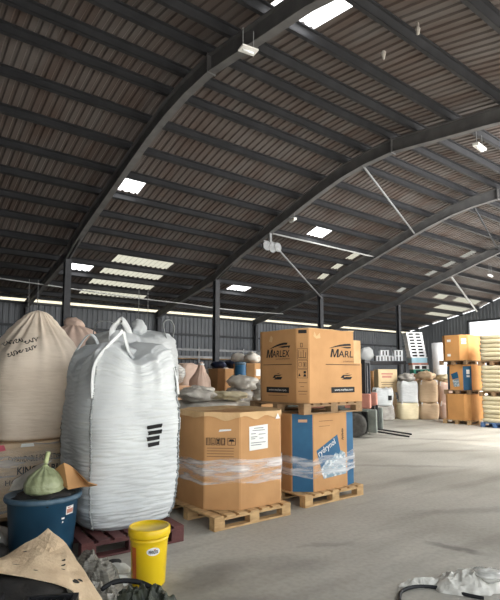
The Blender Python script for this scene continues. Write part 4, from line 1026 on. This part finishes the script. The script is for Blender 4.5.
# clear-film wrapped pile and peach bag left of the second column
t, poly = bin_on_pallet((4.55, 8.6, 0), .95, .9, 1.25, 'brown bin wrapped in crumpled clear film before the second column', CARD_PINK, plabel='pallet under the film-wrapped bin by the second column')
tag(obj('clear_sack', sack_mesh(.6, .4, .48, 97, 40, 20, 2, 2, .35, 6), CLEAR_WRAP, None, True, (4.6, 8.42, 1.405)), 'clear plastic sack heap on the film-wrapped bin', 'plastic sack')
tag(obj('clear_sack', sack_mesh(.5, .4, .44, 98, 40, 20, 2, 2, .35, 6), GREY_SACK, None, True, (4.30, 8.92, 1.405)), 'grey crumpled plastic sack on the film-wrapped bin, behind the clear one', 'plastic sack')
pallet('pallet under the tall peach bag by the second column', .6, .6, PALLET_DARK, (5.5, 8.75, 0))
t = thing('bulk_bag', 'narrow tall peach bulk bag with a peaked top beside the second column', 'bulk bag', (5.5, 8.75, .14))
bm, g_ = bag_mesh(.46, .46, [(0, .95, 3.2, 0), (.9, 1, 3, 0), (1.35, .9, 2.6, .02), (1.55, .5, 2.2, .06), (1.72, .18, 2, .1)], seed=44, seg=60, rows=50, lump=.07)
obj('bag_body', bm, PEACH_BAG, t, True); b = BM(); tube(b, [(0, 0, 1.66), (0, 0, 1.69)], .065, 12); obj('tie_cord', b, STRAP, t, True)
# racking and pale goods along the back wall
t = thing('wall_rack', 'long grey rack with pale rails standing along the back wall', 'rack', (9.5, 19.3, 0))
for x in (-5, -2.5, 0, 2.5, 5, 7.5):
    b = BM(); box(b, x - .04, x + .04, -.04, .04, 0, 2.85); obj('rack_post', b, STEEL_LIGHT, t)
for z in (2.35, 2.68):
    b = BM(); box(b, -5, 7.5, -.05, .05, z, z + .1); obj('rack_beam', b, STEEL_LIGHT, t)
b = BM(); box(b, -5, 7.5, -.02, .5, 2.31, 2.35); obj('shelf_board', b, PALLET_DARK, t)
for k, x in enumerate((4.9, 6.4, 7.9, 9.4, 10.9, 12.4, 13.9)):
    lab = 'pale wrapped load on the floor below the wall rack, %s from the near end' % WORDS[k]
    t = thing('wrapped_load', lab, 'wrapped load', (x, 18.3, 0), 0, 'pale wrapped loads below the wall rack')
    b = BM(); box(b, -.55, .55, -.5, .5, 0, .14); obj('pallet_base', b, PALLET_DARK, t)
    obj('load', sack_mesh(1.15, 1.05, 1.9 + .12 * math.sin(k * 2.3), 120 + k, 40, 20, 5, 4, .08, 3), (PEACH_BAG, DIRTY_WHITE, CREAM_BAG, TAN_BAG)[k % 4], t, True, (0, 0, .14))
tag(obj('white_globe', sack_mesh(.36, .36, .34, 5, 24, 12, 2, 2, .05), LAMP_WHITE, None, True, (7.9, 18.2, 1.95)), 'round white plastic ball on the pale load below the wall rack', 'ball')

# ================================================================== FORKLIFT
t = thing('forklift', 'grey-green and faded red forklift with black forks behind the printed box stack', 'forklift', (10.61, 8.96, 0), .5)
def part(name, m, fn, parent=None, smooth=False, label=None):
    b = BM(); fn(b); o = obj(name, b, m, parent or t, smooth)
    if label: o['label'] = label
    return o
# local frame: front of the truck towards -y
def chassis(b):
    box(b, -.44, .44, -.12, 1.5, .16, .70, .04); box(b, -.56, -.44, .42, 1.0, .2, .52, .03); box(b, .44, .56, .42, 1.0, .2, .52, .03)
    for sx in (-1, 1):
        box(b, sx * .49 - .1, sx * .49 + .1, -.36, .36, .66, .74, .03)
        box(b, sx * .47 - .08, sx * .47 + .08, -.56, -.33, .14, .72, .03)
part('chassis', TRUCK_GREY, chassis)
for sx in (-1, 1):
    part('cowl', TRUCK_RED, lambda b: box(b, sx * .48 - .08, sx * .48 + .08, -.42, .25, .74, 1.12, .04), label='faded red side cowl')
part('hood', TRUCK_RED, lambda b: box(b, -.42, .42, .72, 1.5, .70, 1.0, .05))
part('counterweight', TRUCK_GREY, lambda b: box(b, -.5, .5, 1.5, 1.85, .25, 1.05, .1))
part('seat', BLACK_PLASTIC, lambda b: (box(b, -.24, .24, .75, 1.2, 1.0, 1.1, .04), box(b, -.23, .23, 1.15, 1.25, 1.08, 1.5, .04)))
part('steering_wheel', BLACK_PLASTIC, lambda b: (tube(b, smoothpts([(.17 * math.cos(a), .42 + .15 * math.sin(a), 1.22 - .07 * math.sin(a)) for a in [k * PI / 5 for k in range(11)]], 3), .014, 8), tube(b, [(0, .42, 1.22), (0, .1, 1.0)], .02, 8)), smooth=True)
for sx in (-1, 1):
    part('mast_upright', BLACK_STEEL, lambda b: box(b, sx * .34 - .045, sx * .34 + .045, -.27, -.15, .1, 1.98, .006))
    part('inner_upright', STEEL, lambda b: box(b, sx * .20 - .04, sx * .20 + .04, -.29, -.19, .12, 1.92, .005))
    part('lift_chain', STEEL_LIGHT, lambda b: box(b, sx * .07 - .02, sx * .07 + .02, -.25, -.23, .5, 1.85))
    part('fork', BLACK_STEEL, lambda b: (box(b, sx * .27 - .055, sx * .27 + .055, -.47, -.42, .14, .80, .005), bar(b, (sx * .27, -.44, .16), (sx * .27, -1.32, .06), .11, .035)))
part('lift_cylinder', STEEL_LIGHT, lambda b: tube(b, [(0, -.18, .12), (0, -.18, 1.75)], .04, 12), smooth=True)
part('mast_crossbar', BLACK_STEEL, lambda b: (box(b, -.34, .34, -.27, -.17, 1.92, 2.0), box(b, -.34, .34, -.25, -.17, 1.15, 1.22), box(b, -.34, .34, -.27, -.15, .12, .25)))
part('carriage', BLACK_STEEL, lambda b: (box(b, -.36, .36, -.42, -.36, .70, .78, .004), box(b, -.36, .36, -.42, -.36, .28, .36, .004), box(b, -.25, -.20, -.40, -.2, .3, .75), box(b, .20, .25, -.40, -.2, .3, .75)))
part('overhead_guard', BLACK_STEEL, lambda b: ([bar(b, (sx * .42, .05, .75), (sx * .40, .18, 2.0), .06, .06) for sx in (-1, 1)], [bar(b, (sx * .42, 1.45, .95), (sx * .40, 1.3, 2.0), .06, .06) for sx in (-1, 1)], [bar(b, (-.42, y, 2.0), (.42, y, 2.0), .05, .04) for y in (.18, .4, .62, .84, 1.06, 1.3)], [bar(b, (sx * .4, .18, 2.0), (sx * .4, 1.3, 2.0), .05, .04) for sx in (-1, 1)]))
for sx in (-1, 1):
    for y, r in ((0, .32), (1.32, .25)):
        w = part('wheel', TYRE, lambda b: lathe(b, [(r * .55, -.09), (r * .92, -.09), (r, -.06), (r, .06), (r * .92, .09), (r * .55, .09)], 36, (sx * .52, y, r), 'x'), smooth=True)
        part('hub', HUB, lambda b: lathe(b, [(.001, -.06), (r * .3, -.07), (r * .56, -.05), (r * .56, .05), (r * .3, .07), (.001, .06)], 28, (sx * .52, y, r), 'x'), w, True, 'dusty pale wheel centre')

# ================================================================== HEAP OF BULK BAGS AT THE FAR SIDE
def small_bag(x, y, z, W, D, H, seed, m, label, rotz=0, group='bulk bags heaped beyond the forklift', box_n=4.0, open_=False):
    t = thing('bulk_bag', label, 'bulk bag', (x, y, z), rotz, group)
    bm, g = bag_mesh(W, D, [(0, .90, box_n, 0), (.05 * H, .97, box_n, 0), (.5 * H, 1.03, box_n, 0), (.86 * H, 1.0, box_n, .01), (.96 * H, .90, 3.6, .02), (H, .60, 3, .05)], seed=seed, seg=64, rows=44, lump=.06, wr=.006, ears=.09 * H, ear_z=.8 * H)
    c = [g[38][int(64 * (.125 + .25 * q))].co.copy() for q in range(4)]
    obj('bag_body', bm, m, t, True)
    for q in range(4):
        d = Vector((-c[q].x, -c[q].y, 0)).normalized(); b = BM()
        strap(b, [c[q] + Vector((0, 0, -.05)), c[q] + Vector((0, 0, .08)) + d * .04, c[q] + d * .12 + Vector((0, 0, .10)), c[q] + d * .2 + Vector((0, 0, -.02))], .05, .012, (d.y, -d.x, .2)); obj('loop', b, STRAP, t, True)
    return t

RA = -.658
Wd = 'beyond the forklift'
small_bag(14.99, 11.54, 0, .72, .70, .50, 51, GREY_SACK, 'greyish squat bulk bag on the floor past the forklift, below a white one', RA)
t = small_bag(14.99, 11.54, .51, .70, .66, .60, 52, WHITE_BAG, 'white bulk bag with dark square mark, on the greyish bag past the forklift', RA)
b = BM(); box(b, .12, .24, -.365, -.34, .20, .36); obj('dark_mark', b, INK, t)
small_bag(15.95, 12.12, 0, .74, .74, .95, 53, TAN_BAG, 'tall tan bulk bag under the pale printed carton beyond the forklift', RA)
t = thing('carton', 'pale carton with red print on the tall tan bag beyond the forklift', 'cardboard box', (15.95, 12.12, .955), RA)
b = BM(); box(b, -.36, .36, -.36, .36, 0, .86, .02); obj('box_shell', b, mat('pale_carton', (.72, .56, .34), (.62, .47, .28), scale=3), t)
f = Face((-.36, -.36, 0), (1, 0, 0), (0, -1, 0)); b = BM()
for z0, z1, a0, a1 in ((.66, .72, .12, .55), (.54, .62, .14, .5)): f.rect(b, a0, a1, z0, z1)
obj('red_print', b, TRUCK_RED, t); b = BM()
for z0, z1, a0, a1 in ((.36, .38, .1, .6), (.28, .30, .12, .55), (.18, .2, .1, .5)): f.rect(b, a0, a1, z0, z1)
obj('brown_print', b, INK_SOFT, t)
bin_on_pallet((16.9, 13.2, 0), .8, .7, 1.62, 'brown bin half hidden behind the pale printed carton beyond the forklift', CARD, RA, plabel='pallet under the brown bin behind the pale printed carton', cham=.1)
B_ = small_bag
B_(15.97, 11.17, 0, .70, .66, .60, 54, CREAM_BAG, 'cream bulk bag at the bottom of the heap under the bluish white one', RA)
B_(16.53, 10.73, 0, .66, .64, .60, 55, TAN_BAG, 'boxy tan bulk bag at the bottom middle of the heap beyond the forklift', RA, box_n=6)
B_(17.07, 10.31, 0, .62, .62, .60, 56, PEACH_BAG, 'brownish pink bulk bag at the bottom of the heap against the stacked bins', RA)
B_(15.98, 11.17, .60, .66, .62, .76, 57, WHITE_BAG, 'bluish white bulk bag in the second row of the heap, beside the pale carton', RA)
B_(16.54, 10.73, .60, .66, .62, .80, 58, TAN_BAG, 'tan bulk bag in the middle of the second row of the heap', RA)
B_(17.07, 10.32, .60, .62, .60, .74, 59, PEACH_BAG, 'pinkish tan bulk bag, second row of the heap, against the stacked bins', RA)
for k, (x, y, z, w, h, m, lab) in enumerate(((15.99, 11.16, 1.36, .60, .30, GREY_SACK, 'grey crumpled sack on top of the bluish white bulk bag in the heap'), (16.54, 10.74, 1.40, .66, .34, TAN_BAG, 'tan slack sack on top of the middle of the bulk bag heap'), (17.07, 10.33, 1.34, .56, .28, CREAM_BAG, 'cream slack sack on top of the heap against the three stacked bins'))):
    tag(obj('slack_sack', sack_mesh(w, w, h, 130 + k, 40, 18, 2, 2, .38, 6), m, None, True, (x, y, z), RA), lab, 'sack', 'slack sacks on top of the bag heap')

# tower of white crates on a bin, and the pale roll beside it
bin_on_pallet((18.1, 12.0, 0), .8, .8, 1.5, 'brown bin under the leaning tower of white crates', CARD_PINK, RA, plabel='pallet under the bin with the crate tower', cham=.12)
def stack_crate(name, label, x, y, z, h, m, W=.64, D=.5, group='white crates in the leaning tower', holes=2):
    t = thing(name, label, 'crate', (x, y, z), RA, group)
    b = BM()
    box(b, -W / 2, W / 2, -D / 2, D / 2, 0, .014); box(b, -W / 2, W / 2, -D / 2, D / 2, h - .04, h - .004)
    for x_ in [-W / 2 + .04, 0, W / 2 - .04]: box(b, x_ - .04, x_ + .04, -D / 2, D / 2, .014, h - .04)
    obj('crate_body', b, m, t)
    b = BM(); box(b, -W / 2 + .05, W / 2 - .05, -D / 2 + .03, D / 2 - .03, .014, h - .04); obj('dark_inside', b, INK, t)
    return t
z = 1.65
def lean(z): return (18.05 - (z - 1.65) * .13, 12.0 + (z - 1.65) * .10)
stack_crate('plastic_crate', 'green crate at the foot of the leaning crate tower, the lower one', *lean(z), z, .18, GREEN_PLASTIC); z += .18
stack_crate('plastic_crate', 'green-edged white crate second from the foot of the leaning crate tower', *lean(z), z, .18, WHITE_PLASTIC); z += .18
stack_crate('plastic_crate', 'pink-edged thin crate under the pale blue one in the leaning tower', *lean(z), z, .08, TRUCK_RED); z += .08
t = thing('plastic_crate', 'pale blue solid crate in the middle of the leaning tower', 'crate', (*lean(z), z), RA); b = BM(); box(b, -.32, .32, -.25, .25, 0, .2, .01); obj('crate_body', b, PALE_BLUE, t); b = BM(); box(b, -.33, .33, -.26, .26, .2, .23, .004); obj('rim', b, WHITE_PLASTIC, t); z += .24
first = None
LAY = ['first', 'second', 'third', 'fourth', 'fifth', 'sixth', 'seventh', 'eighth']
for k in range(8):
    lab = 'white crate with dark openings, %s above the pale blue crate in the tower' % LAY[k]
    if first is None: first = stack_crate('plastic_crate', lab, *lean(z), z, .125, WHITE_PLASTIC)
    else: dup(first, (*lean(z), z), RA, lab)
    z += .125
b = BM(); lathe(b, [(.001, 0), (.12, 0), (.20, 1.0), (.27, 2.0), (.29, 2.85), (.26, 2.86), (.20, 2.75), (.001, 2.7)], 36)
for v in b.verts: v.co.x += v.co.z * .05; v.co.y *= (1 + .1 * math.sin(v.co.z * 3))
tag(obj('film_roll', b, WHITE_PLASTIC, None, True, (17.9, 11.05, 0)), 'tall pale tapered roll standing between the crate tower and the three stacked bins', 'roll')

# rack with odd white and black goods behind the printed stack
t = thing('storage_rack', 'dark steel rack holding white and black goods in front of the back wall', 'rack', (17.8, 14.0, 0), RA)
for sx in (-1.15, 1.15):
    for sy in (-.35, .35):
        b = BM(); box(b, sx - .04, sx + .04, sy - .04, sy + .04, 0, 2.2); obj('rack_post', b, BLACK_STEEL, t)
for z in (1.1, 2.1):
    b = BM(); box(b, -1.2, 1.2, -.4, .4, z + .06, z + .1); [box(b, -1.2, 1.2, sy * .38 - .03, sy * .38 + .03, z - .05, z + .07) for sy in (-1, 1)]; obj('rack_shelf', b, BLACK_STEEL, t)
M_ = Matrix.Rotation(RA, 3, 'Z')
def onrack(u, v, z): p = M_ @ Vector((u, v, 0)); return (17.8 + p.x, 14.0 + p.y, z)
tag(obj('wrapped_bundle', sack_mesh(.62, .5, .62, 141, 30, 16, 2.2, 2.2, .12, 4), WHITE_BAG, None, True, onrack(-.40, 0, 2.2), RA), 'rounded white wrapped bundle on the rack beside the torn corner of the printed bin', 'bundle')
tag(obj('wrapped_bundle', sack_mesh(.42, .42, .6, 142, 30, 16, 2.2, 2.2, .12, 4), DARK, None, True, onrack(-.97, .05, 2.2), RA), 'dark bundle on the rack half hidden by the printed bin', 'bundle')
first = None
for k, (u, z, lab) in enumerate(((.15, 2.2, 'white crate with dark openings on the rack, nearest the rounded bundle'), (.55, 2.2, 'white crate with dark openings on the rack, the middle one of the bottom row'), (.95, 2.2, 'white crate with dark openings at the end of the rack, lower one'), (.95, 2.44, 'white crate with dark openings at the end of the rack, upper one'), (.35, 2.44, 'white crate with dark openings on the rack, upper one near the bundle'))):
    if first is None:
        first = stack_crate('rack_crate', lab, *onrack(u, 0, z), .24, WHITE_PLASTIC, .36, .4, 'white and black crates on the rack')
    else: dup(first, onrack(u, 0, z), RA, lab)

# three stacked bins near the far end
SB = (16.15, 9.03)
tier = .97
t, poly = bin_on_pallet((*SB, 0), 1.2, .9, .83, 'plain orange-brown bin at the bottom of the three far stacked bins', CARD_FAR, 0, PALLET, 'pine pallet on the floor under the three far stacked bins', .16)
t, poly = bin_on_pallet((SB[0] + .03, SB[1] - .02, tier), 1.14, .86, .83, 'blue-cornered brown bin in the middle of the three far stacked bins', CARD_FAR, 0, PALLET_DARK, 'pallet under the middle one of the three far stacked bins', .2, True)
fx = Face((poly[7][0], poly[7][1], 0), (0, -1, 0), (-1, 0, 0))
b = BM(); fx.poly(b, ((.05, .52), (.28, .60), (.32, .40), (.10, .34))); obj('blue_label', b, BLUEPRINT, t)
b = BM(); fx.poly(b, ((.10, .32), (.32, .38), (.34, .12), (.14, .10))); obj('pellet_picture', b, bpy.data.materials['pellet_picture'], t)
ud = (Vector(poly[1]) - Vector(poly[0])).normalized(); fd = Face((*poly[0], 0), (*ud, 0), (ud.y, -ud.x, 0))
for q in ((.12, .22, .52, .66), (.12, .22, .42, .48)):
    b = BM(); fd.rect(b, *q); obj('white_sticker', b, PAPER, t)
t, poly = bin_on_pallet((SB[0] + .0, SB[1] + .04, 2 * tier), 1.22, .92, .84, 'brown bin with white stickers on top of the three far stacked bins', CARD_FAR, 0, PALLET_DARK, 'pallet under the topmost of the three far stacked bins', .2)
fx = Face((poly[7][0], poly[7][1], 0), (0, -1, 0), (-1, 0, 0)); ud = (Vector(poly[1]) - Vector(poly[0])).normalized(); fd = Face((*poly[0], 0), (*ud, 0), (ud.y, -ud.x, 0))
for F_, q in ((fx, (.08, .22, .62, .70)), (fx, (.08, .2, .14, .22)), (fd, (.06, .22, .62, .72)), (fd, (.06, .22, .54, .60))):
    b = BM(); F_.rect(b, *q); obj('white_sticker', b, PAPER, t)

# sacks on pallets at the far right
SX, SY = 15.9, 7.66
TN = ['bottom', 'middle', 'top']; LN = ['lowest', 'second', 'third', 'fourth', 'fifth', 'topmost']
sk = None
for q in range(3):
    z = q * .945
    pallet('%s pallet of the far sack stack' % ['blue plastic-painted', 'dark middle', 'dark upper'][q], 1.2, .86, [PALLET_BLUE, PALLET_DARK, PALLET_DARK][q], (SX, SY, z), 0)
    for k in range(6):
        lab = 'flat cream sack, %s layer on the %s pallet of the far sack stack' % (LN[k], TN[q])
        loc = (SX + .015 * math.sin(k * 2.2 + q), SY + .02 * math.cos(k * 1.7 + q), z + .14 + k * .134)
        if sk is None: sk = obj('cream_sack', sack_mesh(1.16, .84, .142, 150, 40, 12, 6, 7, .04, 3), CREAM_BAG, None, True, loc); tag(sk, lab, 'sack', 'cream sacks on the far pallets')
        else: dup(sk, loc, 0, lab)

# ================================================================== LIGHT, CAMERA
w = bpy.data.worlds.new('overcast_sky'); S.world = w; w.use_nodes = True
nt = w.node_tree; bg = nt.nodes['Background']; bg.inputs[0].default_value = (.93, .97, 1, 1); bg.inputs[1].default_value = 1.0

sl_ = bpy.data.lights.new('sun', 'SUN'); sl_.energy = 9.0; sl_.angle = math.radians(1.5); sl_.color = (1, .96, .90)
so = bpy.data.objects.new('sun', sl_); COL.objects.link(so); so.rotation_euler = Vector((-.12, .40, -.91)).to_track_quat('-Z', 'Y').to_euler()

for loc, aim, p in (((13.5, 3.0, 6.1), (15.8, 10.0, 1.2), 330), ((19.5, 3.6, 6.2), (17.0, 11.0, 1.5), 330)):   # added fill lamps out of view, brightening the far heap
    l = bpy.data.lights.new('far_fill_lamp', 'AREA'); l.shape = 'RECTANGLE'; l.size = 3.0; l.size_y = 2.4; l.energy = p; l.color = (1, .98, .95)
    o = bpy.data.objects.new('far_fill_lamp', l); COL.objects.link(o); o.location = loc
    o.rotation_euler = (Vector(aim) - Vector(loc)).to_track_quat('-Z', 'Y').to_euler()

cam = bpy.data.cameras.new('camera'); co = bpy.data.objects.new('camera', cam); COL.objects.link(co); S.camera = co
cam.sensor_fit = 'HORIZONTAL'; cam.sensor_width = 36; cam.lens = 36; cam.clip_end = 300
cam.shift_y = 22.45 / 500
az = math.radians(52.28)
fwd = Vector((math.cos(az), math.sin(az), 0)); fwd = Vector((0.6118, 0.7910, 0)).normalized(); pit = math.radians(6)
d = fwd * math.cos(pit) + Vector((0, 0, 1)) * math.sin(pit)
co.location = (0, 0, 1.6); co.rotation_euler = d.to_track_quat('-Z', 'Y').to_euler()
S.view_settings.view_transform = 'Standard'; S.view_settings.look = 'None'; S.view_settings.gamma = 1; S.view_settings.use_curve_mapping = False
S.view_settings.exposure = 1.4
S.cycles.max_bounces = 10; S.cycles.diffuse_bounces = 6; S.cycles.transparent_max_bounces = 16
S.cycles.use_denoising = True
